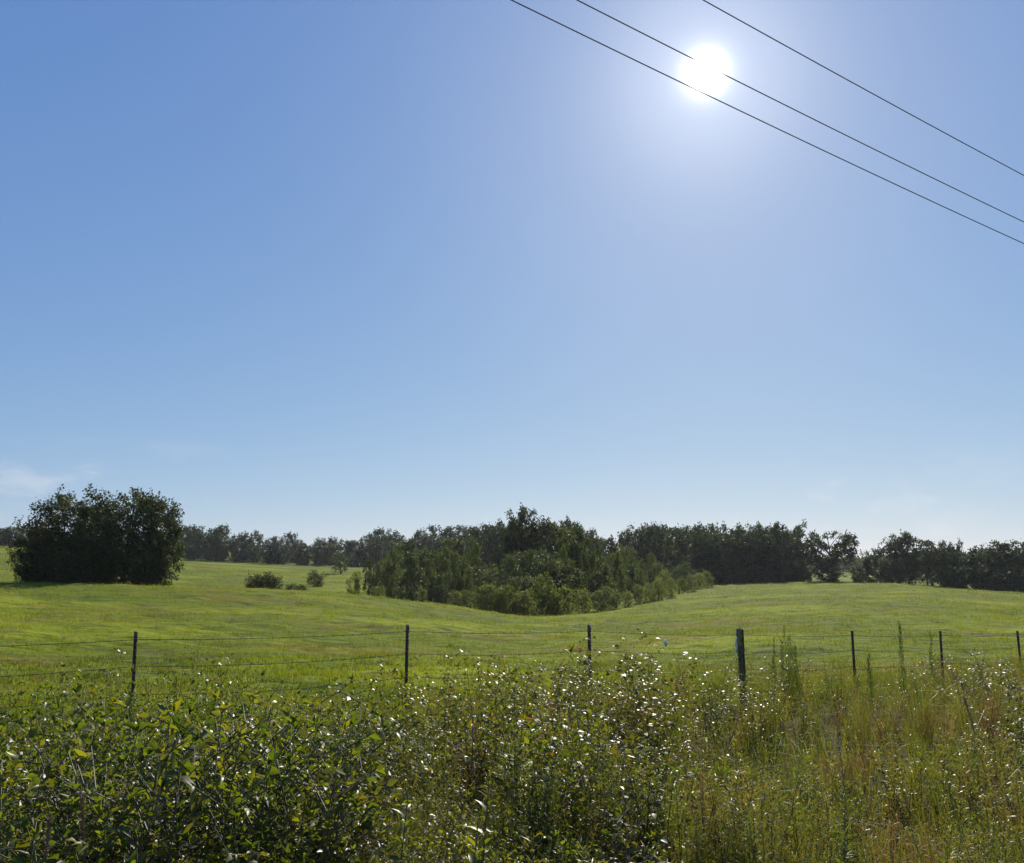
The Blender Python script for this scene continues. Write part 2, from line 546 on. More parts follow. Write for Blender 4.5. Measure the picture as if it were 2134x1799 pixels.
def bumps(X, Y):
    """gentle unevenness of the pasture"""
    z = 0.0
    for a, kx, ky, ph in ((.034, .9, 1.3, .3), (.03, -1.25, .8, 1.7), (.022, 2.1, 1.7, 4.1), (.02, -1.9, 2.6, 2.2), (.10, .21, .33, 1.1), (.09, -.27, .24, 3.3), (.02, 3.9, -3.1, .9)):
        z = z + a * np.sin(kx * X + ky * Y + ph + 1.3 * np.sin(.13 * ky * X - .17 * kx * Y + ph))
    return z


def ground(X, Y):
    X, Y = np.asarray(X, float), np.asarray(Y, float)
    r = np.hypot(X, Y)
    th = np.arctan2(X, Y)
    lr = np.clip((np.log(np.maximum(r, .5)) - LR[0]) / (LR[1] - LR[0]), 0, len(LR) - 1.001)
    j = lr.astype(int)
    fj = lr - j
    i = np.clip(np.searchsorted(TQ, th) - 1, 0, len(TQ) - 2)
    fi = np.clip((th - TQ[i]) / (TQ[i + 1] - TQ[i]), 0, 1)
    z = (ZG[i, j] * (1 - fi) + ZG[i + 1, j] * fi) * (1 - fj) + (ZG[i, j + 1] * (1 - fi) + ZG[i + 1, j + 1] * fi) * fj
    amp = np.clip((r - 2) / 8, 0, 1) * np.clip(1.5 - r / 400, 0.2, 1)
    return z + bumps(X, Y) * amp


# fence line, also the edge of the mown verge
D1 = 9.4
FX0, FY0, FM = (288 - W0 / 2) / F * D1, D1, 0.70      # first post; metres ahead per metre to the right


def fence_at(x):
    t_ = (x - W0 / 2) / F / (CP + SP * (1315 - H0 / 2) / F)
    Y = (FY0 - FM * FX0) / (1 - FM * t_)
    return np.array([t_ * Y, Y])


def fence_side(X, Y):
    """signed metres beyond the fence (negative: on the road side)"""
    return (Y - FY0 - FM * (X - FX0)) / math.hypot(1, FM)


rr = np.exp(np.linspace(math.log(0.5), math.log(3200), 330))
tq = np.concatenate([np.linspace(-math.pi, -0.75, 40, endpoint=False), np.linspace(-0.75, 0.75, 250, endpoint=False), np.linspace(0.75, math.pi, 41)])[:-1]
A, B = np.meshgrid(tq, rr, indexing='ij')
GX, GY = np.sin(A) * B, np.cos(A) * B
GZ = ground(GX, GY)
na, nr = len(tq), len(rr)
idx = np.arange(na * nr).reshape(na, nr)
nx = np.roll(idx, -1, axis=0)
q = np.stack([idx[:, :-1], idx[:, 1:], nx[:, 1:], nx[:, :-1]], -1).reshape(-1, 4)
T = np.concatenate([q[:, [0, 1, 2]], q[:, [0, 2, 3]]])
V = np.stack([GX, GY, GZ], -1).reshape(-1, 3)
V = np.concatenate([V, [[0, 0, 0]]])
T = np.concatenate([T, np.stack([np.full(na, na * nr), idx[:, 0], nx[:, 0]], 1)])
side = fence_side(V[:, 0], V[:, 1])
vg = np.clip(0.5 - side / 1.6 + 0.3 * np.sin(V[:, 0] * 1.7) * np.sin(V[:, 1] * 1.3), 0, 1)
gme = mesh_from('pasture_ground', V, T, np.zeros(len(V)), vg, M['ground'], True)
g_o = tag(link('pasture_ground', gme), 'rolling green pasture falling to a hollow and rising to the woods', 'ground', kind='structure')


def place(x, r):
    """ground point on the bearing of a photograph column, r metres away"""
    d = ray(x, HORIZON)
    h = math.hypot(d[0], d[1])
    X, Y = d[0] / h * r, d[1] / h * r
    return np.array([X, Y, float(ground(X, Y))])


def top_height(x, ytop, r, zg):
    return row_height(x, ytop, r) - zg


# ------------------------------------------------------------------ trees
def tree_geo(seed, H, R, kind, nleaf, leaf, rc, nlimb=26, base=0.2, multi=1, sides=5, det=0, spray=0.6, trunk_r=None):
    rng = np.random.default_rng(seed)
    wood, lv = Geo(), Geo()
    centres, outs = [], []
    for s in range(multi):
        off = np.zeros(2) if multi == 1 else rng.normal(0, R * .18, 2)
        lean = rng.normal(0, .03 if multi == 1 else .16, 2)
        hh = H * (1 if s == 0 else rng.uniform(.7, .97))
        zz = np.linspace(0, 1, 6)
        wob = rng.normal(0, H * .008, (6, 2)) * zz[:, None]
        tp = np.stack([off[0] * .4 + (lean[0] * hh + off[0] * .6) * zz + wob[:, 0], off[1] * .4 + (lean[1] * hh + off[1] * .6) * zz + wob[:, 1], zz * hh * .95 - .15], 1)
        r0 = (trunk_r or H * .02) / math.sqrt(multi)
        tube(wood, tp, r0 * (1.15 - zz * .98), sides + 1)
        for k in range(nlimb // multi):
            u = (k + rng.random()) / (nlimb // multi)
            tt = base + (1 - base) * u
            if kind == 'round':
                pr = math.sqrt(max(.05, 1 - ((u - .5) / .6) ** 2))
            elif kind == 'cone':
                pr = max(.12, 1.02 - u) ** .75
            elif kind == 'oval':
                pr = math.sqrt(max(.05, 1 - ((u - .38) / .66) ** 2)) * (.8 + .2 * rng.random())
            elif kind == 'oak':
                pr = .55 + .5 * math.sin(min(1, u * 1.1) * math.pi * .75)
            else:
                pr = 1 - .3 * u
            az = k * 2.39996 + rng.normal(0, .35) + s
            ln_ = R * pr * rng.uniform(.62, 1.1)
            zi = np.interp(max(.05, tt - .45 * ln_ / H - .04), zz, range(6))
            st = tp[int(zi)] * (1 - zi % 1) + tp[min(5, int(zi) + 1)] * (zi % 1)
            dirh = np.array([math.cos(az), math.sin(az), 0])
            end = np.array([tp[-1][0] * tt * .7, tp[-1][1] * tt * .7, 0]) + dirh * ln_ + [0, 0, hh * tt * rng.uniform(.95, 1.03)]
            ctrl = st * .45 + end * .55 + [0, 0, -.06 * ln_ if kind != 'oak' else .12 * ln_]
            lp = np.stack([(1 - q_) ** 2 * st + 2 * q_ * (1 - q_) * ctrl + q_ * q_ * end for q_ in np.linspace(0, 1, 5)])
            lr_ = r0 * .42 * (ln_ / R) ** .7
            tube(wood, lp, lr_ * np.linspace(1, .15, 5), sides)
            for f_ in ((.5, .78, 1.0) if kind != 'oak' else (.66, .85, 1.0)):
                c_ = lp[0] * 0 + (1 - f_) ** 2 * st + 2 * f_ * (1 - f_) * ctrl + f_ * f_ * end
                c_ = c_ + rng.normal(0, rc * .45, 3)
                centres.append(c_)
                outs.append(dirh)
                tube(wood, np.stack([lp[2] * .5 + lp[3] * .5, c_]), [lr_ * .35, lr_ * .1], 3, cap=False)
        centres.append(tp[-1] + [0, 0, 0])
        outs.append(np.array([0, 0, 1.0]))
    C_, O_ = np.array(centres), np.array(outs)
    wts = rng.uniform(.5, 1.4, len(C_))
    pick = rng.choice(len(C_), nleaf, p=wts / wts.sum())
    nsp = 7
    spd = unit(O_[:, None] * .8 + [0, 0, .55] + rng.normal(0, .75, (len(C_), nsp, 3)))
    j = rng.integers(0, nsp, nleaf)
    along = rng.random(nleaf) ** .7
    Pp = C_[pick] + spd[pick, j] * (along * rc * (1 + spray))[:, None] + rng.normal(0, rc * .23, (nleaf, 3)) * [1, 1, .8]
    Pp[:, 2] = np.maximum(Pp[:, 2], leaf * .3)
    D_ = unit(spd[pick, j] * .7 + rng.normal(0, .7, (nleaf, 3)))
    U_ = unit(rng.normal(0, .65, (nleaf, 3)) + [0, 0, 1])
    L_ = leaf * rng.uniform(.6, 1.35, nleaf)
    leaves(Pp, D_, U_, L_, L_ * .58, .2, .15, det, rng, tint=np.clip(rng.random(len(C_))[pick] * .75 + rng.random(nleaf) * .2, 0, 1), geo=lv)
    return wood, lv


VAR = {}


def variant(key, n, mat, **kw):
    VAR[key] = []
    for i in range(n):
        w, l = tree_geo(hash_seed(key) + i, kind=kw['kind'], **{k: v for k, v in kw.items() if k != 'kind'})
        VAR[key].append((w.mesh('trunk', M['bark']), l.mesh('crown', M[mat])))


def hash_seed(s):
    return sum((i + 7) * ord(c_) for i, c_ in enumerate(s)) % 100000


def put_tree(name, key, i, pos, height, width=None, label=None, cat='tree', group=None, rot=0.0, href=1.0, wref=1.0, parts=('trunk', 'crown')):
    wm, lm = VAR[key][i % len(VAR[key])]
    s = height / href
    w = (width / wref) if width else s
    root = bpy.data.objects.new(name, None)
    root.empty_display_size = 0.3
    col.objects.link(root)
    root.location = tuple(pos)
    root.rotation_euler = (0, 0, rot)
    root.scale = (w, w, s)
    tag(root, label, cat, group)
    link(parts[0], wm, root)
    link(parts[1], lm, root)
    return root


rng = np.random.default_rng(11)
variant('clump', 4, 'tree_leaf', H=9.0, R=3.9, kind='round', nleaf=19000, leaf=.28, rc=.75, nlimb=46, base=.03, spray=.7)
variant('spread', 3, 'far_leaf', H=10.0, R=6.2, kind='oak', nleaf=5200, leaf=.5, rc=.8, nlimb=26, base=.42, spray=.35, trunk_r=.34)
variant('wood', 6, 'far_leaf', H=11.0, R=4.4, kind='round', nleaf=4600, leaf=.64, rc=1.1, nlimb=25, sides=4, base=.04, spray=.4)
variant('tallwood', 3, 'far_leaf', H=11.0, R=3.0, kind='oval', nleaf=3600, leaf=.52, rc=.9, nlimb=20, sides=4, base=.1, spray=.45)
variant('young', 5, 'young_leaf', H=7.0, R=2.0, kind='oval', nleaf=4000, leaf=.27, rc=.5, nlimb=20, base=.06, spray=.9, sides=4)
variant('young_b', 4, 'young_leaf', H=7.0, R=2.0, kind='cone', nleaf=3600, leaf=.26, rc=.46, nlimb=22, base=.05, spray=.9, sides=4)
VAR['young'] += VAR['young_b']
variant('slim', 4, 'tree_leaf', H=12.0, R=2.6, kind='oval', nleaf=5200, leaf=.36, rc=.7, nlimb=30, base=.35, spray=.5)
variant('sapling', 6, 'sapling_leaf', H=3.0, R=1.15, kind='oval', nleaf=1900, leaf=.20, rc=.26, nlimb=20, base=.03, spray=1.0, sides=3)
variant('shrub', 4, 'tree_leaf', H=2.0, R=1.2, kind='cone2', nleaf=2600, leaf=.17, rc=.26, nlimb=30, base=.08, multi=5, spray=1.0)

variant('topped', 2, 'tree_leaf', H=12.0, R=2.4, kind='round', nleaf=4200, leaf=.36, rc=.7, nlimb=15, base=.56, spray=.4, trunk_r=.22)

# --- the big clump on the left
for x, r, yt, wd, i, lab in (
        (128, 79, 1019, 3.4, 0, 'tall dark tree forming the left crown of the big tree clump'),
        (200, 82, 1058, 2.6, 1, 'dark tree in the middle of the big clump, between its two crowns'),
        (256, 77, 1012, 3.3, 2, 'tallest dark tree in the big clump, right of its dip'),
        (314, 78.5, 1034, 2.7, 3, 'tree with loose spiky foliage at the right end of the big clump'),
        (72, 78, 1098, 2.0, 1, 'low dark tree at the left end of the big clump'),
        (175, 74.5, 1105, 2.4, 3, 'low brownish tree at the front foot of the big clump')):
    p_ = place(x, r)
    put_tree('broadleaf_tree', 'clump', i, p_, top_height(x, yt, r, p_[2]), wd, lab, 'tree', 'trees of the big clump on the left rise', rng.random() * 6, 10.0, 4.5)

# --- far treeline on the left, up to and behind the thicket
top_far = [(-350, 1072), (-200, 1084), (0, 1098), (40, 1102), (380, 1104), (460, 1112), (480, 1111), (530, 1121), (600, 1126), (700, 1129), (720, 1131), (770, 1121), (800, 1117), (850, 1121), (880, 1108), (905, 1103),
           (925, 1106), (950, 1109), (1040, 1104), (1100, 1108), (1200, 1104), (1260, 1118), (1300, 1118), (1345, 1109), (1380, 1112), (1440, 1110), (1500, 1112), (1540, 1110), (1590, 1106), (1640, 1112)]
tfx, tfy = np.array(top_far, float).T
far = []
for row, (r0, step, dy, jit) in enumerate(((296, 33, 9, 7), (316, 37, 0, 5))):
    x = -300.0
    while x < 1010:
        if not 60 < x < 345:
            far.append((x + rng.uniform(-8, 8), r0 + rng.uniform(-4, 4), row, np.interp(x, tfx, tfy) + dy + rng.uniform(-jit, jit) * .8))
        x += step * rng.uniform(.8, 1.2)
for row in (0, 1):
    sel = sorted(f for f in far if f[2] == row)
    for k, (x, r, _, yt) in enumerate(sel):
        p_ = place(x, r)
        h_ = top_height(x, yt, r, p_[2]) * rng.uniform(.86, 1.1)
        wd = rng.uniform(.8, 1.15) * 4.4 * (h_ / 11) ** .5
        put_tree('broadleaf_tree', 'wood', int(rng.integers(6)), p_, h_, wd,
                 f"{ORD[k]} tree from the left in the {'front' if row == 0 else 'back'} row of the far treeline", 'tree', 'trees of the far treeline beyond the field', rng.random() * 6, 10.6, 4.7)

# --- dark wood behind and to the right of the thicket
wood_list = []
for row, (r0, x0, x1, step, dy) in enumerate(((188, 1430, 1650, 30, 10), (205, 1000, 1665, 36, 0), (225, 1010, 1640, 40, -1))):
    x = x0
    while x < x1:
        wood_list.append((x + rng.uniform(-7, 7), r0 + rng.uniform(-5, 5), row, np.interp(x, tfx, tfy) + dy + rng.choice([-6, -2, 2, 8, 15]) + rng.uniform(-2, 3)))
        x += step * rng.uniform(.8, 1.2)
for row in (0, 1, 2):
    sel = sorted(f for f in wood_list if f[2] == row)
    for k, (x, r, _, yt) in enumerate(sel):
        p_ = place(x, r)
        h_ = top_height(x, yt, r, p_[2])
        put_tree('broadleaf_tree', 'wood', int(rng.integers(6)), p_, h_, rng.uniform(2.5, 4.6),
                 f"{ORD[k]} tree from the left in the {['front', 'middle', 'back'][row]} row of the dark wood behind the thicket", 'tree', 'trees of the dark wood right of the thicket', rng.random() * 6, 10.8, 4.7)

# --- single trees of the right ridge
ridge = [  # x, r, top row, half width px, variant, index, label
    (1476, 196, 1101, 26, 'spread', 2, 'tree with an open crown standing just above the dark wood'),
    (1632, 184, 1098, 48, 'spread', 1, 'spreading airy oak at the right end of the dark wood'),
    (1600, 190, 1108, 30, 'tallwood', 0, 'dense tall tree beside the airy oak at the end of the wood'),
    (1737, 176, 1114, 60, 'spread', 0, 'lone flat-topped oak with see-through crown on the right ridge'),
    (1728, 172, 1166, 26, 'wood', 2, 'dark understory tree below the lone flat-topped oak'),
    (1676, 186, 1172, 16, 'wood', 1, 'low tree in the gap left of the flat-topped oak'),
    (1790, 178, 1182, 16, 'wood', 3, 'low dark tree right of the flat-topped oak'),
    (1826, 177, 1149, 24, 'wood', 0, 'round dark tree in the gap on the right ridge'),
    (1872, 178, 1123, 26, 'tallwood', 1, 'tall leafy tree right of the round dark tree'),
    (1893, 180, 1119, 24, 'tallwood', 2, 'tallest tree on the right ridge, bushy topped'),
    (1932, 176, 1132, 24, 'tallwood', 0, 'narrow tree right of the tallest ridge tree'),
    (1962, 178, 1145, 26, 'wood', 4, 'low broad tree between two narrow ridge trees'),
    (1984, 182, 1133, 24, 'spread', 1, 'open-crowned tree near the right end of the ridge'),
    (2012, 178, 1166, 30, 'wood', 2, 'low dark tree before the distant wooded hill'),
    (2050, 176, 1152, 32, 'wood', 5, 'broad dark tree before the distant wooded hill'),
    (2086, 180, 1136, 30, 'tallwood', 1, 'tall tree at the right edge beside the wooded hill'),
    (2122, 178, 1137, 34, 'wood', 1, 'broad dark tree at the right edge of the view'),
    (2170, 182, 1140, 34, 'wood', 3, 'dark tree just past the right edge of the view'),
    (2220, 180, 1142, 34, 'wood', 0, 'dark tree beyond the right edge, second past the view'),
    (2268, 184, 1140, 34, 'tallwood', 2, 'dark tree beyond the right edge, third past the view'),
    (1860, 173, 1178, 20, 'wood', 1, 'dark bushy undergrowth tree below the tall leafy tree'),
    (1990, 172, 1185, 26, 'wood', 5, 'dark bushy undergrowth tree near the right end of the ridge'),
    (2080, 171, 1190, 34, 'wood', 4, 'dark bushy undergrowth tree at the right edge'),
    (1655, 178, 1175, 24, 'wood', 3, 'dark bushy undergrowth tree below the airy oak'),
]
for x, r, yt, hw, key, i, lab in ridge:
    p_ = place(x, r)
    h_ = top_height(x, yt, r, p_[2])
    put_tree('oak_tree' if key == 'spread' else 'broadleaf_tree', key, i, p_, h_, hw / F * r, lab, 'tree', 'trees along the right ridge', rng.random() * 6,
             10.0 if key == 'spread' else 10.7, {'spread': 6.6, 'wood': 4.7, 'tallwood': 3.3}[key])

# --- distant wooded hill seen through the gaps on the right: reads as one mass of canopy
g_ = Geo()
for k in range(420):
    x = rng.uniform(1560, 2500)
    r = rng.uniform(430, 640)
    p_ = place(x, r)
    ytop = np.interp(x, [1560, 1700, 1850, 2000, 2134, 2500], [1165, 1160, 1153, 1147, 1150, 1150]) + rng.normal(3, 2.5) + (640 - r) * .04
    h_ = max(5, top_height(x, ytop, r, p_[2]))
    n_ = 80
    v_ = unit(rng.normal(0, 1, (n_, 3))) * (rng.random((n_, 1)) ** .33)
    Pp = p_ + [0, 0, h_ * .55] + v_ * [5.0, 5.0, h_ * .47]
    L_ = rng.uniform(1.2, 2.4, n_)
    leaves(Pp, rng.normal(0, 1, (n_, 3)), unit(rng.normal(0, .6, (n_, 3)) + [0, 0, 1]), L_, L_ * .7, .1, .1, 0, rng, tint=rng.random(), geo=g_)
tag(link('distant_wood', g_.mesh('distant_wood', M['far_leaf'])), 'hazy wooded hillside far behind the right ridge trees', 'woods', kind='stuff')

# --- thicket of young trees in the hollow
th_top = np.array([(745, 1192), (762, 1172), (800, 1152), (850, 1137), (900, 1130), (950, 1135), (1000, 1142), (1050, 1150), (1100, 1140), (1150, 1118), (1200, 1122), (1250, 1136), (1300, 1150), (1350, 1163), (1400, 1172), (1440, 1170), (1472, 1180)], float)
fr_r = np.array([(745, 104), (800, 96), (900, 95), (1000, 93), (1060, 90), (1140, 88), (1220, 97), (1300, 112), (1380, 135), (1470, 158)], float)
thick = []
for row, (dr_, lift, step) in enumerate(((7, .62, 42), (13, .84, 36), (20, .97, 33), (28, 1.0, 32))):
    x = 776 + row * 9
    while x < 1470:
        thick.append((x + rng.uniform(-9, 9), row, dr_ + rng.uniform(-2.5, 2.5), lift))
        x += step * rng.uniform(.75, 1.25) * (1.0 if x < 1300 else .8)
rown = ['front', 'second', 'third', 'back']
for row in range(4):
    for k, (x, _, dr_, lift) in enumerate(sorted(s for s in thick if s[1] == row)):
        r = np.interp(x, *fr_r.T) + dr_
        p_ = place(x, r)
        full = top_height(x, np.interp(x, *th_top.T) + rng.uniform(-3, 9), r, p_[2])
        lf = lift + (1 - lift) * np.clip((900 - x) / 130, 0, 1)
        h_ = max(2.5, full * lf * rng.uniform(.72, 1.05))
        put_tree('young_tree', 'young', int(rng.integers(9)), p_, h_, rng.choice([1.05, 1.3, 1.6, 2.2]) * rng.uniform(.9, 1.1) * (h_ / 7) ** .4,
                 f'{ORD[k]} young tree from the left in the {rown[row]} row of the thicket', 'tree', 'young trees of the thicket in the hollow', rng.random() * 6, 6.55, 2.2)

# two taller trees rising from the thicket
for x, r, yt, wd, key, i, lab in ((1083, 121, 1060, 2.1, 'topped', 0, 'tall slender tree rising highest above the thicket'),
                             (1066, 123, 1082, 1.7, 'topped', 1, 'slender tree just left of the highest tree of the thicket'),
                             (1141, 119, 1084, 2.6, 'slim', 1, 'second tall tree of the thicket, right of the highest'),
                             (1172, 120, 1100, 2.2, 'slim', 2, 'third tall tree of the thicket, right of the two highest'),
                             (1204, 121, 1101, 1.7, 'slim', 0, 'narrow tall tree at the right of the thicket crest')):
    p_ = place(x, r)
    put_tree('slender_tree', key, i, p_, top_height(x, yt, r, p_[2]), wd, lab, 'tree', 'tall trees rising from the thicket', rng.random() * 6, 12.3, 2.9 if key == 'slim' else 2.5)

# saplings along the front edge of the thicket
sap = [(740, 103, 1190), (790, 93, 1222), (812, 95, 1228), (880, 92, 1225), (950, 91, 1232), (972, 92, 1228), (1003, 88.5, 1222), (1022, 88, 1216), (1040, 88, 1224), (1058, 88, 1220), (1082, 88, 1232), (1100, 88, 1230),
       (1130, 85.5, 1198), (1148, 86, 1216), (1172, 87, 1222), (1212, 91, 1228), (1246, 94, 1230), (1266, 95, 1222), (1284, 96, 1232), (1308, 101, 1232), (1330, 107, 1216), (1352, 110, 1214), (1372, 113, 1206), (1398, 122, 1206),
       (1420, 131, 1202), (1440, 138, 1198), (1456, 146, 1192), (1474, 152, 1190), (1385, 128, 1190)]
for k, (x, r, yt) in enumerate(sorted(sap)):
    p_ = place(x, r)
    h_ = top_height(x, yt, r, p_[2])
    put_tree('sapling', 'sapling', k * 5 + k // 6, p_, h_, rng.uniform(.85, 1.25) * (h_ / 3) ** .5, f'{ORD[k]} small sapling from the left along the front edge of the thicket', 'tree', 'saplings along the thicket edge',
             rng.random() * 6, 3.25, 1.3)

# shrubs in the dip between the clump and the thicket
for x, r, yt, wd, lab in ((532, 101, 1194, 1.15, 'left bush of the dark group in the dip by the crest'), (552, 102, 1191, 1.2, 'middle bush of the dark group in the dip by the crest'),
                          (572, 101, 1198, 1.0, 'right bush of the dark group in the dip by the crest'), (608, 104, 1216, .8, 'small low bush just right of the dark bush group'),
                          (627, 104, 1218, .8, 'smallest low bush, right of another low bush'), (658, 152, 1187, 1.5, 'round dark bush alone on the far slope')):
    p_ = place(x, r)
    put_tree('shrub', 'shrub', int(rng.integers(4)), p_, top_height(x, yt, r, p_[2]), wd, lab, 'bush', 'bushes on the far slope', rng.random() * 6, 2.25, 1.35, ('stem', 'foliage'))
for x, r, yt, wd, lab in ((710, 215, 1153, 2.0, 'dark conical tree standing before the far treeline'),):
    p_ = place(x, r)
    put_tree('young_tree', 'young', 2, p_, top_height(x, yt, r, p_[2]), wd, lab, 'tree', None, 1.0, 7.4, 2.2)

# ------------------------------------------------------------------ fence
fence = bpy.data.objects.new('barbed_wire_fence', None)
col.objects.link(fence)
post_px = [(-560, 1336), (288, 1316), (848, 1302), (1230, 1303), (1548, 1312), (1776, 1315), (1958, 1315), (2122, 1315), (2268, 1315)]
PXY = [fence_at(x) for x, _ in post_px]
fence.location = (PXY[1][0], PXY[1][1], 0)
tag(fence, 'sagging barbed wire fence on steel posts along the edge of the pasture', 'fence')
F0 = np.array([PXY[1][0], PXY[1][1], 0])
fdir = unit(np.array([1.0, FM, 0]))
fnor = np.array([-fdir[1], fdir[0], 0])
WIRE_DROP = [0.085, 0.365, 0.655, 0.93]


def box_tris(x0, x1, y0, y1, z0, z1):
    v_ = [(x, y, z) for x in (x0, x1) for y in (y0, y1) for z in (z0, z1)]
    f_ = [(0, 1, 3), (0, 3, 2), (4, 6, 7), (4, 7, 5), (0, 4, 5), (0, 5, 1), (2, 3, 7), (2, 7, 6), (0, 2, 6), (0, 6, 4), (1, 5, 7), (1, 7, 3)]
    return np.array(v_, float), np.array(f_)


def tpost(h):
    g = Geo()
    # steel T section: flange towards the road, web behind, studs on the flange
    g.add(*box_tris(-.018, .018, -.006, 0, -.3, h))
    g.add(*box_tris(-.005, .005, .0002, .04, -.3, h - .001))
    z = .15
    while z < h - .03:
        g.add(*box_tris(-.009, .009, -.013, -.0062, z, z + .02))
        z += .052
    return g


tops = []
for k, ((x, yt), (X, Y)) in enumerate(zip(post_px, PXY)):
    zg = float(ground(X, Y))
    d_ = ray(x, yt)
    ztop = EYE + d_[2] * (Y / d_[1])
    h_ = ztop - zg
    tops.append(ztop)
    po = link('post', tpost(h_).mesh('post', M['rusty_steel']), fence, (X - F0[0], Y - F0[1], zg))
    po.rotation_euler = (rng.normal(0, .012), rng.normal(0, .012), math.atan2(FM, 1) + rng.normal(0, .15))
    if k in (1, 2, 3):
        cp = Geo()
        cp.add(*box_tris(-.019, .019, -.0075, .001, h_ - .11, h_ + .002))
        cp.add(*box_tris(-.006, .006, .0012, .041, h_ - .11, h_ + .0015))
        link('painted_tip', cp.mesh('painted_tip', M['white_tip']), po)
    for wd_ in WIRE_DROP[:3]:
        gc = Geo()
        th = np.linspace(0, 2 * np.pi, 9)
        tube(gc, np.stack([.027 * np.cos(th), .016 + .036 * np.sin(th), np.full(9, h_ - wd_) + .006 * np.cos(th * 2)], 1), .0022, 4)
        link('wire_clip', gc.mesh('wire_clip', M['galv']), po)

# weathered wooden post beside the fourth steel post
X, Y = fence_at(1540)
zg = float(ground(X, Y))
h_ = EYE + ray(1540, 1310)[2] * (Y / ray(1540, 1310)[1]) - zg
g_ = Geo()
zz = np.linspace(-.3, h_, 9)
tube(g_, np.stack([.008 * np.sin(zz * 4), .006 * np.cos(zz * 3.1), zz], 1), .043 + .005 * np.sin(zz * 7), 9)
wp = link('wooden_post', g_.mesh('wooden_post', M['post_wood'], True), fence, (X - F0[0], Y - F0[1] - .02, zg))
wp['label'] = 'weathered wooden post paired with a steel post'
g_ = Geo()
for (dx, z0, z1, w_) in ((-.062, h_ - .24, h_ - .14, .018), (-.075, h_ - .30, h_ - .21, .022), (-.068, h_ - .40, h_ - .28, .02)):
    tube(g_, np.stack([[dx, -.03, z0], [dx - .012, -.036, (z0 + z1) / 2], [dx + .012, -.028, z1]]), [w_ * .6, w_, w_ * .5], 6)
ins = link('insulator', g_.mesh('insulator', M['plastic'], True), wp)
ins['label'] = 'torn white plastic insulator on the left of the wooden post'

# four barbed strands
wire_pts = []
for s, drop in enumerate(WIRE_DROP):
    g, gb = Geo(), Geo()
    P3 = [np.array([X, Y, zt - drop]) for (X, Y), zt in zip(PXY, tops)]
    path = []
    for a, b in zip(P3[:-1], P3[1:]):
        n_ = 14
        for i in range(n_):
            u = i / n_
            path.append(a * (1 - u) + b * u - fnor * .012 + [0, 0, -.05 * 4 * u * (1 - u) * np.linalg.norm(b - a) / 3.3 * (.6 + .3 * s)])
    path.append(P3[-1])
    path = np.array(path)
    wire_pts.append(path)
    tube(g, path - F0, .0036, 5)
    seg = np.linalg.norm(np.diff(path, axis=0), axis=1)
    cum = np.concatenate([[0], np.cumsum(seg)])
    for dd in np.arange(.1, cum[-1], .127):
        c_ = np.array([np.interp(dd, cum, path[:, i]) for i in range(3)]) - F0
        a_ = rng.random() * 6
        for q_ in (a_, a_ + 1.5):
            v_ = fnor * math.cos(q_) * .017 + np.array([0, 0, math.sin(q_) * .017]) + fdir * rng.normal(0, .004)
            tube(gb, np.stack([c_ - v_, c_ + v_]), .0019, 3, cap=False)
    w_o = link('wire', g.mesh('wire', M['galv']), fence)
    b_o = link('barbs', gb.mesh('barbs', M['galv']), w_o)
    b_o['kind'] = 'stuff'

# small white diamond marker hung on the second strand
X, Y = fence_at(1384)
d_ = ray(1384, 1340)
c_ = np.array([X, Y, EYE + d_[2] * (Y / d_[1])]) - np.append(fnor[:2], 0) * .03
g = Geo()
s_, th_ = .052, .003
dv = []
for yy in (-th_, th_):
    dv += [(-s_, yy, 0), (0, yy, -s_ * 1.1), (s_, yy, 0), (0, yy, s_ * 1.1)]
g.add(np.array(dv), [(0, 1, 2), (0, 2, 3), (4, 6, 5), (4, 7, 6), (0, 4, 5), (0, 5, 1), (1, 5, 6), (1, 6, 2), (2, 6, 7), (2, 7, 3), (3, 7, 4), (3, 4, 0)])
mk = bpy.data.objects.new('diamond_marker', None)
col.objects.link(mk)
mk.location = tuple(c_)
mk.rotation_euler = (0, 0, math.atan2(FM, 1))
tag(mk, 'small white diamond marker hanging on the barbed wire', 'marker')
link('plate', g.mesh('plate', M['plastic']), mk)
i_ = np.argmin(np.linalg.norm(wire_pts[0][:, :2] - c_[:2], axis=1))
ztop_w = wire_pts[0][i_][2] - c_[2]
g = Geo()
tube(g, np.array([[0, .004, s_ * .9], [0.004, .012, (ztop_w + s_) / 2], [0, .02, ztop_w + .006]]), .0016, 4)
link('hanger', g.mesh('hanger', M['galv']), mk)

# ------------------------------------------------------------------ overhead lines
az = math.radians(58.96)
dl = np.array([math.sin(az), math.cos(az)])
for (xa, ya), (xb, yb), hgt, lab in (((1065, 0), (2134, 508), 7.4, 'lowest of the three overhead power lines, passing under the sun'),
                                     ((1202, 0), (2134, 463), 7.6, 'middle of the three overhead power lines, crossing the sun'),
                                     ((1465, 0), (2134, 366), 8.2, 'highest of the three overhead power lines, upper right of the sun')):
    ra, rb = ray(xa, ya), ray(xb, yb)
    Pa = ra / ra[2] * hgt
    # r_b * rb_h = Pa_h + s * dl
    s_, k_ = np.linalg.solve(np.array([[dl[0], -rb[0]], [dl[1], -rb[1]]]), -Pa[:2])
    Pb = rb * k_
    u = np.linspace(-1.6, 3.2, 90)
    pts = Pa[None] + (Pb - Pa)[None] * u[:, None]
    pts[:, 2] += .0011 * (s_ * s_) * u * (u - 1)
    pts = pts + [0, 0, EYE]
    org = Pa + [0, 0, EYE]
    g = Geo()
    tube(g, pts - org, .0085, 7)
    tag(link('power_line', g.mesh('power_line', M['cable'], True), None, org), lab, 'power line', 'overhead power lines')

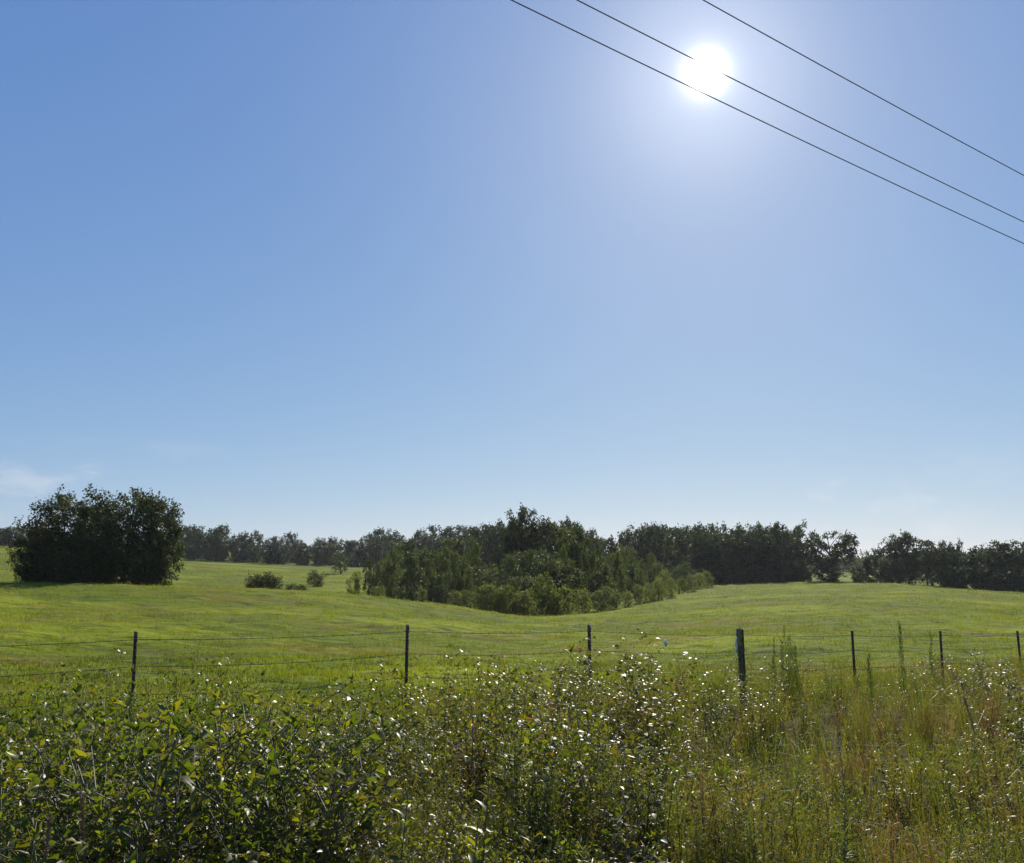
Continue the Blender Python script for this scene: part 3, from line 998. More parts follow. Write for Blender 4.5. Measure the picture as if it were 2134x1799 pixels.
# ------------------------------------------------------------------ pasture grass
rng = np.random.default_rng(5)
NT = 43000
r = np.exp(rng.uniform(math.log(7.0), math.log(235), NT))
th = rng.uniform(-.66, .66, NT)
X, Y = np.sin(th) * r, np.cos(th) * r
sd_ = fence_side(X, Y)
keep = sd_ > -.5
X, Y, r = X[keep], Y[keep], r[keep]
Z = ground(X, Y)
g = Geo()
for lo_, hi_, nb, seg in ((0, 26, 9, 2), (26, 400, 8, 1)):
    s_ = (r >= lo_) & (r < hi_)
    P0 = np.stack([X[s_], Y[s_], Z[s_]], 1)
    rs = r[s_]
    tuft = rng.random(len(rs))
    big = np.where(rng.random(len(rs)) < .07, 1.7, 1.0) * (.7 + .6 * (.5 + .5 * np.sin(P0[:, 0] * 1.9 + 2 * np.sin(P0[:, 1] * .8)) * np.sin(P0[:, 1] * 1.5 + 1.4 * np.sin(P0[:, 0] * .9))))
    n_ = len(rs) * nb
    sp_ = np.repeat(.05 + .006 * rs, nb)
    ang = rng.random(n_) * 2 * np.pi
    rad = np.sqrt(rng.random(n_)) * sp_
    P = np.repeat(P0, nb, 0) + np.stack([np.cos(ang) * rad, np.sin(ang) * rad, np.full(n_, -.01)], 1)
    P[:, 2] = ground(P[:, 0], P[:, 1]) - .01
    lean = rng.normal(0, .42, (n_, 2))
    D_ = np.concatenate([lean, np.zeros((n_, 1))], 1)
    hh = np.repeat((.075 + .05 * tuft + .0008 * rs) * big, nb) * rng.uniform(.55, 1.3, n_)
    ww = np.repeat(.0045 + .00042 * rs, nb) * rng.uniform(.7, 1.3, n_)
    blades(P, D_, hh, ww, rng.uniform(.1, .7, n_), rng, g, seg, tint=np.repeat(np.clip(tuft * .6 + rng.random(len(rs)) * .5, 0, 1), nb))
tag(link('pasture_grass', g.mesh('pasture_grass', M['grass'])), 'short yellow-green pasture grass covering the rolling field', 'grass', kind='stuff')

# ------------------------------------------------------------------ roadside weeds: one builder for each kind of plant
def stem_path(rng, h, lean, k=6, curve=.25):
    a = rng.random() * 2 * np.pi
    d = np.array([math.cos(a), math.sin(a), 0]) * lean
    u = np.linspace(0, 1, k)
    return np.stack([d[0] * h * (u + curve * u * u), d[1] * h * (u + curve * u * u), h * (u - .12 * lean * u * u)], 1), d


def weed_broad(rng, h=1.0, det=2):
    st, lv = Geo(), Geo()
    tint = rng.random()
    P, D, U, L = [], [], [], []
    for s in range(rng.integers(3, 6)):
        hs = h * rng.uniform(.6, 1.0)
        path, d = stem_path(rng, hs, rng.uniform(.05, .45))
        path[:, :2] += rng.normal(0, .05, 2)
        tube(st, path, .0045 * np.linspace(1, .3, 6), 4)
        n_ = int((27 if det == 2 else 17) * hs / .8)
        for k in range(n_):
            u = .12 + .88 * (k + .5) / n_
            b = np.array([np.interp(u, np.linspace(0, 1, 6), path[:, i]) for i in range(3)])
            a = k * 2.4 + rng.normal(0, .3)
            out = np.array([math.cos(a), math.sin(a), 0])
            if rng.random() < .55 and u < .93:      # side shoot carrying leaves
                ls = rng.uniform(.10, .26) * (1.15 - u * .5)
                e_ = b + out * ls + [0, 0, ls * rng.uniform(.3, .9)]
                if det == 2:
                    tube(st, np.stack([b, e_]), [.003, .0016], 3, cap=False)
                for q_ in range(rng.integers(4, 8)):
                    uu = .3 + .7 * q_ / 7
                    a2 = a + rng.normal(0, 1.0)
                    P.append(b + (e_ - b) * uu)
                    D.append([math.cos(a2), math.sin(a2), rng.uniform(-.25, .55)])
                    L.append(rng.uniform(.018, .05) + (.016 if rng.random() < .12 else 0))
            else:
                P.append(b)
                D.append([out[0], out[1], rng.uniform(-.2, .5)])
                L.append((rng.uniform(.025, .062) + (.02 if rng.random() < .15 else 0)) * (1.15 - .45 * u))
        for q_ in range(5):                        # leafy tip
            a2 = rng.random() * 6.3
            P.append(path[-1])
            D.append([math.cos(a2) * .7, math.sin(a2) * .7, rng.uniform(.4, 1.2)])
            L.append(rng.uniform(.025, .055))
    P, D, L = np.array(P), np.array(D, float), np.array(L) * (1 if det == 2 else 1.2)
    U = unit(rng.normal(0, .62, P.shape) + [0, 0, 1])
    leaves(P, D, U, L, L * rng.uniform(.26, .58, len(L)), rng.uniform(-.05, .85, len(L)), rng.uniform(.05, .7, len(L)), det, rng, np.clip(tint + rng.normal(0, .1, len(L)), 0, 1), lv)
    return st, lv


def weed_small(rng, h=1.0, det=1, lo=False):
    """twiggy scrub with small stiff leaves held level"""
    st, lv = Geo(), Geo()
    tint = rng.random()
    P, D, L = [], [], []
    for s in range(rng.integers(4, 7)):
        hs = h * rng.uniform(.55, 1.0)
        path, d = stem_path(rng, hs, rng.uniform(.05, .6))
        path[:, :2] += rng.normal(0, .06, 2)
        if lo:
            tube(st, path[::2], [.006, .004, .002], 3, cap=False)
        else:
            tube(st, path, .006 * np.linspace(1, .3, 6), 4)
        nn = 8 if lo else 13
        for k in range(nn):
            u = .2 + .8 * (k + rng.random()) / nn
            b = np.array([np.interp(u, np.linspace(0, 1, 6), path[:, i]) for i in range(3)])
            a = k * 2.4 + rng.normal(0, .4)
            ls = rng.uniform(.12, .30) * (1.2 - u * .7)
            out = np.array([math.cos(a), math.sin(a), rng.uniform(.15, .8)])
            e_ = b + out * ls
            if not lo:
                tube(st, np.stack([b, e_]), [.0028, .0012], 3, cap=False)
            n_ = rng.integers(4, 8)
            for q_ in range(n_):
                f_ = (q_ + 1) / n_
                a2 = a + (1.1 if q_ % 2 else -1.1) + rng.normal(0, .3)
                P.append(b + (e_ - b) * f_)
                D.append([math.cos(a2), math.sin(a2), rng.uniform(-.15, .3)])
                L.append(rng.uniform(.026, .056))
    P, D, L = np.array(P), np.array(D, float), np.array(L) * (1.25 if lo else 1)
    U = unit(rng.normal(0, .7, P.shape) + [0, 0, 1])
    leaves(P, D, U, L, L * rng.uniform(.45, .6, len(L)), rng.uniform(-.05, .5, len(L)), rng.uniform(0, .5, len(L)), det, rng, np.clip(tint * .8 + rng.normal(0, .18, len(L)), 0, 1), lv)
    return st, lv


def weed_feather(rng, h=1.0, nst=None, lean=.25, per=230, wl=.005, lo=False):
    """upright stems crowded with thread-fine leaves"""
    st, lv = Geo(), Geo()
    tint = rng.random()
    for s in range(nst or (rng.integers(3, 6) if lo else rng.integers(4, 8))):
        hs = h * rng.uniform(.6, 1.0)
        path, d = stem_path(rng, hs, rng.uniform(.02, lean), curve=.15)
        path[:, :2] += rng.normal(0, .05 if not nst else .015, 2)
        if lo:
            tube(st, path[::2], [.006, .004, .002], 3, cap=False)
        else:
            tube(st, path, .005 * np.linspace(1, .3, 6), 4)
        n_ = int(per * hs)
        u = .12 + .88 * rng.random(n_)
        b = np.stack([np.interp(u, np.linspace(0, 1, 6), path[:, i]) for i in range(3)], 1)
        a = rng.random(n_) * 2 * np.pi
        spread = (1.15 - u) * .12 + .012
        b = b + np.stack([np.cos(a), np.sin(a), np.full(n_, .8)], 1) * (spread * rng.random(n_) * .8)[:, None]
        a = a + rng.normal(0, .5, n_)
        D = np.stack([np.cos(a), np.sin(a), rng.uniform(.3, 1.6, n_)], 1)
        L = rng.uniform(.03, .075, n_) * (1.25 - .5 * u)
        leaves(b, D, unit(rng.normal(0, .6, (n_, 3)) + [0, 0, .6]), L, np.full(n_, wl), .2, .1, 0, rng, np.clip(tint + rng.normal(0, .12, n_), 0, 1), lv)
    return st, lv


def grass_clump(rng, h=.8, n=70, lean=.35, w=.0045, spread=.06, seeds=True):
    lv = Geo()
    a = rng.random(n) * 2 * np.pi
    rad = np.sqrt(rng.random(n)) * spread
    P = np.stack([np.cos(a) * rad, np.sin(a) * rad, np.zeros(n)], 1)
    wind = rng.normal(0, .16, 2)
    le = np.abs(rng.normal(0, lean, n))
    D = np.stack([np.cos(a) * le + wind[0], np.sin(a) * le + wind[1], np.zeros(n)], 1)
    hh = h * rng.uniform(.4, 1.0, n)
    blades(P, D, hh, np.full(n, w) * rng.uniform(.7, 1.3, n), rng.uniform(.05, .6, n), rng, lv, 2, tint=np.clip(rng.random() * .7 + rng.normal(0, .15, n) + .1, 0, 1))
    if seeds:   # fine plume bristles near the tips
        k = n
        j = rng.integers(0, n, k)
        f_ = rng.uniform(.72, 1.0, k)[:, None]
        q_ = P[j] + D[j] * hh[j][:, None] * f_ * .8 + np.array([0, 0, 1.0]) * hh[j][:, None] * f_ * .9
        a = rng.random(k) * 6.3
        leaves(q_, np.stack([np.cos(a), np.sin(a), rng.uniform(.5, 1.8, k)], 1), rng.normal(0, 1, (k, 3)), rng.uniform(.015, .035, k), .004, .1, .1, 0, rng, .2, lv)
    return lv


rng = np.random.default_rng(21)
KITS = {
    'broad': [weed_broad(rng, 1.0, 2) for _ in range(7)],
    'broadlo': [weed_broad(rng, 1.0, 1) for _ in range(6)],
    'small': [weed_small(rng, 1.0, 1) for _ in range(8)],
    'smalllo': [weed_small(rng, 1.0, 0, True) for _ in range(6)],
    'feather': [weed_feather(rng, 1.0, per=170) for _ in range(7)],
    'featherlo': [weed_feather(rng, 1.0, per=70, wl=.012, lo=True) for _ in range(6)],
    'tall': [(Geo(), grass_clump(rng, 1.0, 46, .42, .0056)) for _ in range(7)],
    'broom': [(Geo(), grass_clump(rng, 1.0, 110, .36, .0035, .05)) for _ in range(5)],
}
KITA = {k: [(s.arrays(), l.arrays()) for s, l in v] for k, v in KITS.items()}
MATS = {'broad': ('stem_green', 'broad_leaf'), 'broadlo': ('stem_green', 'broad_leaf'), 'small': ('stem_purple', 'small_leaf'), 'smalllo': ('stem_purple', 'small_leaf'), 'feather': ('stem_green', 'feathery'), 'featherlo': ('stem_green', 'feathery'),
        'tall': (None, 'tall_grass'), 'broom': (None, 'broomsedge')}


def stamp(dst, arr, pos, h, w, rot, dt=0.0):
    V, T, R, C = arr
    if not len(V):
        return
    c_, s_ = math.cos(rot), math.sin(rot)
    Q = np.stack([(V[:, 0] * c_ - V[:, 1] * s_) * w, (V[:, 0] * s_ + V[:, 1] * c_) * w, V[:, 2] * h], 1) + pos
    dst.add(Q, T, R, np.clip(C + dt, 0, 1))


def pixel(P):
    d = np.asarray(P, float) - [0, 0, EYE]
    z = d[1] * CP + d[2] * SP
    return W0 / 2 + F * d[0] / z, H0 / 2 - F * (-d[1] * SP + d[2] * CP) / z


# mass planting: everything between the road edge and the fence
mass = {k: (Geo(), Geo()) for k in KITS}


def patchy(X, Y, f, ph):
    return .5 + .25 * (math.sin(f * X + ph + 1.7 * math.sin(.6 * f * Y + ph)) + math.sin(f * .9 * Y - ph * 1.7 + 1.3 * math.sin(.7 * f * X)))


def zone_weights(px, py, d, X, Y):
    """which plants grow where, by bearing and distance from the fence (d metres on the road side), in patches"""
    left = np.clip((860 - px) / 260, 0, 1)
    mid = np.clip(1 - abs(px - 1120) / 430, 0, 1)
    right = np.clip((px - 1380) / 260, 0, 1)
    front = np.clip((py - 1520) / 110, 0, 1)
    w = {}
    w['broad'] = 2.0 * left * (.35 + patchy(X, Y, 2.1, .4)) + .6 * mid * (.4 + .6 * front) * patchy(X, Y, 2.6, 2.0) + .05 * left
    w['small'] = 1.0 * left * patchy(X, Y, 2.4, 3.0) + 1.7 * mid * (1 - .7 * front) * (.25 + patchy(X, Y, 2.0, 5.0)) + .16 * right * patchy(X, Y, 1.5, 1.2)
    w['feather'] = .35 * left * patchy(X, Y, 2.3, 1.5) + 1.9 * front * np.clip((px - 640) / 300, 0, 1) * (.3 + patchy(X, Y, 1.8, 4.0)) + 1.5 * right + .2 * mid
    if px > 1300 and float(np.hypot(X, Y)) < 4.6:
        w['small'] = 0.0
    w['broom'] = .02 + .26 * right * patchy(X, Y, 1.3, 2.5) * 2 + .25 * mid * (1 - front) * patchy(X, Y, 1.9, .8)
    w['tall'] = .45 + .7 * right + .25 * mid + (1.2 if d < 1.3 else 0)
    if d < 1.0:
        for k in ('broad', 'small'):
            w[k] *= .5
    return w


cnt = 0
cands = []
area_pts = 0
prng = np.random.default_rng(77)
while cnt < 2500:
    r = (math.exp(prng.uniform(math.log(3.2), math.log(30))), math.sqrt(prng.uniform(8.0 ** 2, 27.0 ** 2)), math.sqrt(prng.uniform(3.2 ** 2, 7.5 ** 2)))[cnt % 3]
    th = prng.uniform(-.62, .64)
    X, Y = math.sin(th) * r, math.cos(th) * r
    d = -fence_side(X, Y)
    if d < -.45 or d > 9.5:
        continue
    # thin the far ones so that plants stand about equally dense
    if cnt % 3 == 0 and prng.random() > min(1.0, r / 7.5):
        continue
    tus = patchy(X, Y, 4.3, .9)                 # the verge grows in tussocks with gaps between them
    if d > .8 and prng.random() > .22 + 1.1 * np.clip((tus - .3) / .35, 0, 1):
        continue
    zg = float(ground(X, Y))
    px, py = pixel((X, Y, zg + .5))
    if not -140 < px < 2280:
        continue
    w = zone_weights(px, py, d, X, Y)
    ks = list(w)
    pr = np.array([w[k] for k in ks])
    kind = ks[prng.choice(len(ks), p=pr / pr.sum())]
    hmax = {'broad': 1.24, 'small': 1.12, 'feather': .92, 'tall': .95, 'broom': .9}[kind]
    h = hmax * prng.uniform(.48, 1.0) * (.50 + .52 * patchy(X, Y, 1.9, 6.0) + .38 * tus) * (.86 if px > 1450 and r > 9 else 1.0)
    if px > 1450 and py > 1500:
        h *= .85
    if 780 < px < 1750 and d < 3.2:
        h *= 1.16
    key = kind
    if kind == 'broad' and r > 5:
        key = 'broadlo'
    if kind == 'small' and r > 6.5:
        key = 'smalllo'
    if kind == 'feather' and r > 6.0:
        key = 'featherlo'
    cands.append((key, np.array([X, Y, zg - .02]), h, prng.uniform(.62, .95) if kind in ('broad', 'small') else prng.uniform(.85, 1.25), prng.random() * 6.28, px, py, d, r))
    cnt += 1

# the plants that show largest stand as things of their own, the rest is the thicket's mass
REFS = [(-400, 250, 'left of the first fence post'), (250, 330, 'below the first fence post'), (330, 800, 'between the first and second fence posts'), (800, 895, 'below the second fence post'),
        (895, 1185, 'between the second and third fence posts'), (1185, 1275, 'below the third fence post'), (1275, 1500, 'between the third post and the wooden post'), (1500, 1590, 'below the wooden post'),
        (1590, 1740, 'right of the wooden post'), (1740, 1960, 'below the fifth fence post'), (1960, 9000, 'at the right end of the verge')]
DESC = {'broad': ('broadleaf_weed', 'glossy broad-leaved weed', 'weed', 'broad-leaved weeds of the roadside thicket'), 'small': ('scrub_bush', 'small-leaved scrub bush', 'bush', 'scrub bushes of the roadside thicket'),
        'feather': ('feathery_weed', 'feathery yellow-green weed', 'weed', 'feathery weeds of the roadside verge'), 'tall': ('grass_clump', 'tall grass clump', 'grass clump', 'tall grass clumps of the roadside verge'),
        'broom': ('broomsedge_clump', 'rusty grass clump', 'grass clump', 'dry reddish grass clumps of the verge')}
LIMIT = {'broad': 30, 'broadlo': 14, 'small': 24, 'smalllo': 10, 'feather': 24, 'featherlo': 8, 'tall': 12, 'broom': 16}
KITM = {}
for k, v in KITS.items():
    sm, lm = MATS[k]
    KITM[k] = [(s.mesh('stem', M[sm]) if sm else None, l.mesh('foliage', M[lm])) for s, l in v]
chosen = []
for k in KITS:
    same = [c_ for c_ in cands if c_[0] == k and 10 < c_[5] < 2120]
    same.sort(key=lambda c_: -c_[2] / c_[8] * (1.0 + .3 * math.sin(c_[5])))
    chosen += [id(c_) for c_ in same[:LIMIT[k]]]
chosen = set(chosen)
label_bins = {}
for c_ in cands:
    key, pos, h, w, rot, px, py, d, r = c_
    i = int(rot * 1000) % len(KITS[key])
    if id(c_) not in chosen:
        for part in (0, 1):
            stamp(mass[key][part], KITA[key][i][part], pos, h, h * w, rot, prng.normal(0, .12))
        continue
    base_k = key[:-2] if key.endswith('lo') else key
    row = 'front' if r < 4.6 else ('middle' if r < 7.5 else 'back')
    ref = next(s for a, b, s in REFS if a <= px < b)
    label_bins.setdefault((base_k, row, ref), []).append((px, key, i, pos, h, w, rot))
for (base_k, row, ref), items in label_bins.items():
    nm, de, cat, grp = DESC[base_k]
    items.sort(key=lambda v: v[0])
    for k, (px, key, i, pos, h, w, rot) in enumerate(items):
        lead = '' if len(items) == 1 else (['left', 'right'][k] + ' ' if len(items) == 2 else ORD[k] + ' ')
        root = bpy.data.objects.new(nm, None)
        col.objects.link(root)
        root.location = tuple(pos)
        root.rotation_euler = (0, 0, rot)
        root.scale = (h * w, h * w, h)
        tag(root, f'{lead}{de} in the {row} row, {ref}', cat, grp)
        sm, lm = KITM[key][i]
        if sm:
            link('stem', sm, root)
        link('foliage' if sm else 'blades', lm, root)['kind'] = 'stuff'

NAMES = {'smalllo': ('scrub_growth', 'scrub with small glinting leaves further back towards the fence', 'scrub'), 'featherlo': ('feathery_growth', 'fine feathery green growth further back along the right of the fence', 'weeds'), 'broad': ('weed_leaves', 'tangle of glossy broad-leaved weeds filling the near left of the verge', 'weeds'), 'broadlo': ('weed_undergrowth', 'broad-leaved undergrowth further back in the verge near the fence', 'weeds'),
         'small': ('scrub_undergrowth', 'low scrub with small glinting leaves filling the middle of the verge', 'scrub'), 'feather': ('feathery_undergrowth', 'fine feathery yellow-green growth covering the near right of the verge', 'weeds'),
         'tall': ('verge_grass', 'long green and straw grass growing through the verge', 'grass'), 'broom': ('dry_grass', 'dry reddish grass scattered through the right of the verge', 'grass')}
for k, (gs, gl) in mass.items():
    nm, lab, cat = NAMES[k]
    if gl.n:
        root = link(nm, gl.mesh(nm, M[MATS[k][1]]))
        tag(root, lab, cat, kind='stuff')
        if gs.n:
            so = link('stems', gs.mesh('stems', M[MATS[k][0]]), root)
            so['kind'] = 'stuff'

# short grass and litter between the plants, down to the soil
g = Geo()
n_ = 46000
r = np.exp(prng.uniform(math.log(2.4), math.log(30), n_))
th = prng.uniform(-.64, .66, n_)
X, Y = np.sin(th) * r, np.cos(th) * r
d = -fence_side(X, Y)
s_ = (d > -.6) & (d < 10)
X, Y, d = X[s_], Y[s_], d[s_]
n_ = len(X)
blades(np.stack([X, Y, ground(X, Y) - .01], 1), np.concatenate([prng.normal(0, .5, (n_, 2)), np.zeros((n_, 1))], 1), prng.uniform(.12, .55, n_), prng.uniform(.004, .009, n_), prng.uniform(.1, .9, n_), prng, g, 2,
       tint=np.clip(prng.normal(.45, .25, n_), 0, 1))
tag(link('short_verge_grass', g.mesh('short_verge_grass', M['tall_grass'])), 'short mixed green and straw grass under the roadside weeds', 'grass', kind='stuff')

# ------------------------------------------------------------------ plants that stand out
def at_height(x, y, r):
    """ground position r metres away on column x, and the height that reaches row y there"""
    p_ = place(x, r)
    return p_, top_height(x, y, r, p_[2])


def put_kit(nm, key, i, x, y, r, w, lab, cat, grp=None, rot=0.0):
    p_, h = at_height(x, y, r)
    root = bpy.data.objects.new(nm, None)
    col.objects.link(root)
    root.location = tuple(p_ - [0, 0, .02])
    root.rotation_euler = (0, 0, rot)
    root.scale = (w, w, h * (.84 if key == 'small' else 1.0))
    tag(root, lab, cat, grp)
    sm, lm = KITM[key][i]
    if sm:
        link('stem', sm, root)
    link('foliage' if sm else 'blades', lm, root)


# tall dark-green spires behind the verge
SP_KIT = []
for i in range(4):
    s, l = weed_feather(rng, 1.0, nst=2, lean=.06, per=420, wl=.009)
    SP_KIT.append((s.mesh('stem', M['stem_green']), l.mesh('foliage', M['spire'])))
KITM['spire'] = SP_KIT
for k, (x, y, r, lab) in enumerate(((1633, 1293, 15.5, 'tallest feathery spire in the group right of the wooden post'), (1620, 1306, 15.2, 'second spire of the group right of the wooden post'), (1602, 1312, 15.4, 'leftmost spire of the group right of the wooden post'),
                                    (1648, 1330, 15.1, 'short spire at the right of the group by the wooden post'), (1641, 1312, 15.8, 'spire just right of the tallest one by the wooden post'),
                                    (1866, 1265, 14.5, 'lone tall spire reaching above the fence between the fifth and sixth posts'), (1926, 1295, 17.5, 'thin leaning spire left of the sixth fence post'),
                                    (1800, 1345, 13.5, 'short spire right of the fifth fence post'), (1534, 1292, 15.0, 'thin spire standing at the wooden post'))):
    put_kit('tall_spire_weed', 'spire', k % 4, x, y, r, .5, lab, 'weed', 'tall spires along the fence', k * 1.3)
# leafy shoots standing above the mass
for k, (x, y, r, key, w, lab) in enumerate(((340, 1374, 8.3, 'broad', .55, 'leafy shoot standing just right of the first fence post'), (478, 1385, 8.2, 'broad', .5, 'leafy shoot rising midway between the first and second posts'),
                                            (55, 1425, 7.8, 'broad', .9, 'leafy weed top rising at the left edge by the wire'), (632, 1400, 8.3, 'small', .45, 'thin dark shoot left of the second fence post'),
                                            (722, 1395, 8.4, 'small', .6, 'pale glinting shoot left of the second fence post'), (1215, 1362, 10.2, 'small', .75, 'glinting bush in front of the third fence post'),
                                            (1320, 1366, 11.0, 'small', .8, 'glinting bush right of the third fence post'), (1372, 1354, 11.5, 'small', .7, 'glinting bush below the white diamond marker'),
                                            (1478, 1352, 12.0, 'small', .9, 'glinting bush left of the wooden post'), (1560, 1368, 12.2, 'small', 1.0, 'glinting bush below the wooden post'),
                                            (2048, 1322, 15.0, 'small', 1.1, 'pinkish bramble bush rising before the right fence posts'), (2095, 1350, 14.0, 'small', 1.2, 'bramble bush at the right edge below the last post'),
                                            (1985, 1352, 14.8, 'small', 1.1, 'bramble bush right of the sixth fence post'))):
    put_kit('leafy_shoot' if w < .7 else 'bramble_bush', key, k % 7, x, y, r, w, lab, 'plant', 'plants standing above the verge', k * .9)
for k, (x, y, r, w, lab) in enumerate(((1440, 1470, 6.6, .62, 'large rusty clump of dry grass left of centre right'), (1812, 1560, 5.6, .7, 'large rusty clump of dry grass leaning on the right of the verge'),
                                       (1330, 1410, 9.4, .6, 'tall straw-coloured grass clump below the white marker'), (1155, 1395, 9.0, .5, 'straw-coloured grass clump left of the third post'),
                                       (1900, 1575, 5.5, .65, 'rusty dry grass clump at the far right of the verge'), (1775, 1415, 10.5, .6, 'rusty dry grass clump below the fifth post'))):
    put_kit('dry_grass_clump', 'broom', k % 5, x, y, r, w, lab, 'grass clump', 'rusty dry grass clumps', k * 1.1)

# bare dry stems crossing the thicket
for k, (x, y, xb, r, lab) in enumerate(((558, 1448, 478, 5.2, 'long bare brown stem leaning right between the first and second posts'), (1190, 1395, 1186, 6.4, 'straight thin dark stem rising below the third fence post'),
                                        (975, 1398, 968, 6.6, 'thin bare stem rising between the second and third posts'), (2052, 1352, 1990, 13.5, 'bare pinkish cane leaning right before the last posts'),
                                        (92, 1600, 30, 4.3, 'pale bare stem leaning in the near left corner'), (1742, 1500, 1700, 6.0, 'thin bare stem leaning on the right of the verge'))):
    d_ = ray(x, y)
    tipP = np.array([0, 0, EYE]) + d_ / math.hypot(d_[0], d_[1]) * r
    b_ = place(xb, r)
    b_[2] -= .02
    u = np.linspace(0, 1, 8)[:, None]
    path = b_ * (1 - u) + tipP * u + np.array([.06, 0, .03]) * np.sin(u * np.pi) + prng.normal(0, .004, (8, 3))
    root = bpy.data.objects.new('bare_stem', None)
    col.objects.link(root)
    root.location = tuple(b_)
    tag(root, lab, 'stem', 'bare stems in the verge')
    g, gt = Geo(), Geo()
    tube(g, path - b_, np.linspace(.0055, .0022, 8), 5)
    for j in range(9):
        u0 = prng.uniform(.35, .97)
        q_ = np.array([np.interp(u0, u[:, 0], path[:, i] - b_[i]) for i in range(3)])
        a = prng.random() * 6.3
        v = np.array([math.cos(a) * .5, math.sin(a) * .5, .8]) * prng.uniform(.05, .16)
        tube(gt, np.stack([q_, q_ + v * .6, q_ + v + [0, 0, -.01]]), [.0022, .0016, .0008], 4)
    link('stem', g.mesh('stem', M['stem_purple' if k % 2 == 0 else 'stem_tan']), root)
    link('twigs', gt.mesh('twigs', M['stem_purple' if k % 2 == 0 else 'stem_tan']), root)['kind'] = 'stuff'

# near plants whose single leaves can be told apart
BIG = []
for j in range(4):
    g = Geo()
    leaves(np.zeros((1, 3)), np.array([[1.0, 0, 0]]), np.array([[0, 0, 1.0]]), .085, [.026, .032, .028, .022][j], [.18, .4, .65, .3][j], .4, 2, None, .45 + .12 * j, g)
    BIG.append(g.mesh('leaf', M['broad_leaf'], True))
for k, (x, y, r, nl, lab) in enumerate(((655, 1770, 3.3, 16, 'pale leafy weed at the bottom edge below the second post'), (700, 1645, 3.9, 20, 'leafy weed with long bright leaves, left of centre near the road'),
                                        (318, 1690, 3.5, 18, 'leafy weed with pointed leaves near the lower left'), (40, 1560, 4.1, 20, 'large-leaved weed at the left edge of the thicket'),
                                        (1022, 1600, 4.2, 18, 'leafy weed with upright yellow-green tips below centre'), (1000, 1690, 3.7, 16, 'low leafy weed with a bright crown below centre'),
                                        (190, 1535, 4.6, 20, 'large-leaved weed left of the first post'), (250, 1600, 4.2, 20, 'large-leaved weed with drooping leaves below the first post'),
                                        (470, 1560, 4.5, 20, 'large-leaved weed between the first and second posts'), (560, 1660, 3.8, 18, 'large-leaved weed in the near left thicket'),
                                        (860, 1640, 4.0, 18, 'large-leaved weed below the second fence post'), (120, 1690, 3.5, 18, 'large-leaved weed in the lower left corner'))):
    p_, h = at_height(x, y, r)
    root = bpy.data.objects.new('leafy_weed', None)
    col.objects.link(root)
    root.location = tuple(p_ - [0, 0, .02])
    tag(root, lab, 'weed', 'near weeds with large leaves')
    path, d_ = stem_path(prng, h, prng.uniform(.03, .2))
    path[:, :2] -= path[-1, :2]          # the tip stands over the marked spot
    g = Geo()
    tube(g, path, .007 * np.linspace(1, .35, 6), 5)
    link('stem', g.mesh('stem', M['stem_green']), root)
    for j in range(nl):
        u0 = 1 - (j / nl) ** 1.2 * .62
        q_ = [float(np.interp(u0, np.linspace(0, 1, 6), path[:, i])) for i in range(3)]
        lo_ = link('leaf', BIG[int(prng.integers(4))], root, q_)
        lo_.rotation_euler = (prng.normal(0, .3), -(1.15 - 1.2 * (1 - u0) / .62 + prng.normal(0, .2)), j * 2.4 + prng.normal(0, .3))
        sc_ = (.45 + .75 * min(1, (1 - u0) / .25)) * prng.uniform(.85, 1.15)
        lo_.scale = (sc_,) * 3

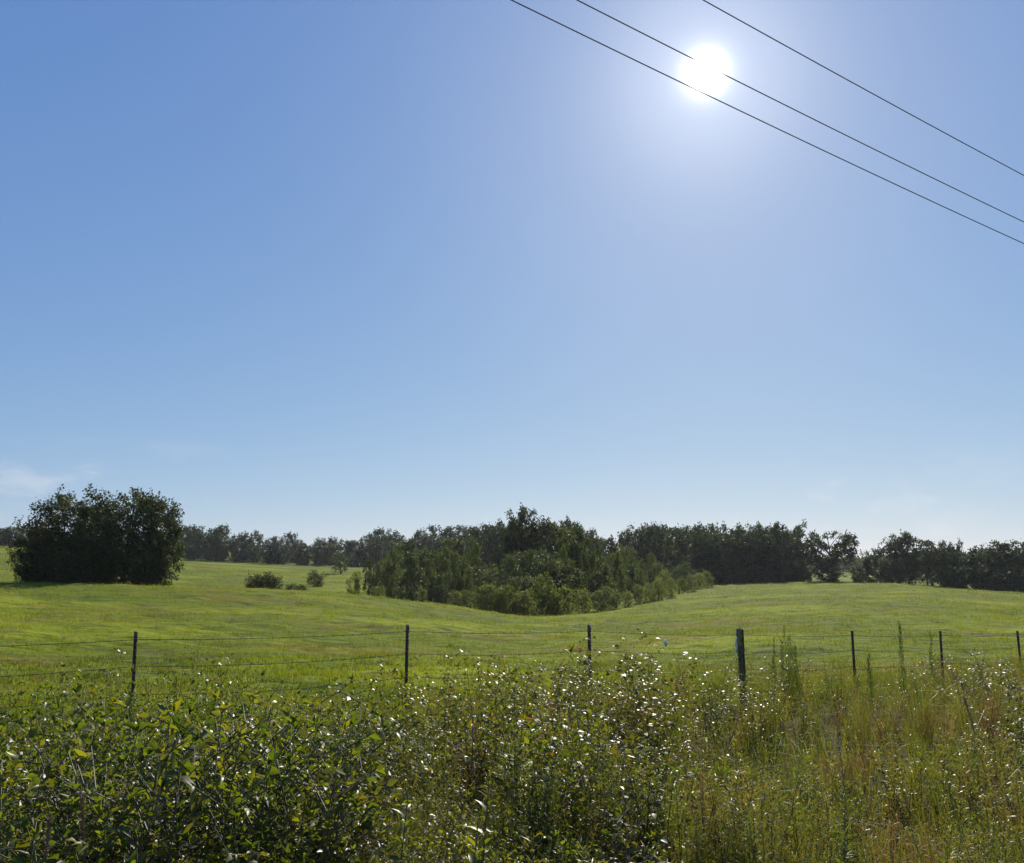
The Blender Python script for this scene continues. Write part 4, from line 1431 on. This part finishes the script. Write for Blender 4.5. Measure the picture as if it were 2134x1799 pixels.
# foxtail seed heads
for k, (x, y, xb, yb, r, lab) in enumerate(((168, 1652, 228, 1790, 3.6, 'tan foxtail seed head leaning left at the bottom left'), (330, 1650, 334, 1760, 3.8, 'upright tan foxtail seed head right of the leaning one'),
                                            (104, 1702, 122, 1780, 3.5, 'small tan foxtail seed head at the lower left'), (2010, 1455, 2030, 1560, 7.0, 'tan foxtail seed head on the right of the verge'))):
    d_ = ray(x, y)
    tipP = np.array([0, 0, EYE]) + d_ / math.hypot(d_[0], d_[1]) * r
    b_ = place(xb + (xb - x) * .8, r + .05)
    b_[2] -= .02
    u = np.linspace(0, 1, 10)[:, None]
    mid = b_ * .45 + tipP * .55 + (tipP - b_) * [.0, 0, .12]
    path = (1 - u) ** 2 * b_ + 2 * u * (1 - u) * mid + u * u * tipP
    root = bpy.data.objects.new('foxtail_grass', None)
    col.objects.link(root)
    root.location = tuple(b_)
    tag(root, lab, 'grass', 'foxtail grass stems')
    g = Geo()
    tube(g, path - b_, np.linspace(.003, .0016, 10), 5)
    link('stem', g.mesh('stem', M['stem_tan']), root)
    g = Geo()
    n_ = 420
    uu = 1 - .26 * prng.random(n_)
    q_ = np.stack([np.interp(uu, u[:, 0], path[:, i] - b_[i]) for i in range(3)], 1)
    ax = unit(path[-1] - path[-3])
    D_ = unit(prng.normal(0, .55, (n_, 3)) + ax)
    leaves(q_, D_, prng.normal(0, 1, (n_, 3)), prng.uniform(.012, .024, n_), .0035, 0, .1, 0, prng, .5, g)
    link('seed_head', g.mesh('seed_head', M['seed_head']), root)

# ------------------------------------------------------------------ thin summer haze over the land
zlo = float(min(GZ.min(), -3)) - 1
zhi = float(max(GZ.max() + 25, 45))
v_, f_ = box_tris(-3300, 3300, -3300, 3300, zlo, zhi)
m, t = new_mat('haze')
pv = N(t, 'ShaderNodeVolumePrincipled')
pv.inputs['Color'].default_value = (0.86, 0.91, 1.0, 1)
pv.inputs['Density'].default_value = 0.0001
pv.inputs['Anisotropy'].default_value = 0.35
o = N(t, 'ShaderNodeOutputMaterial')
t.links.new(pv.outputs[0], o.inputs['Volume'])
hz = link('haze', mesh_from('haze', v_, f_, mat=m))
tag(hz, 'thin pale summer haze over the pasture and woods', 'haze', kind='stuff')
print('TRIS', sum(len(me.polygons) for me in bpy.data.meshes), 'OBJS', len(bpy.data.objects))
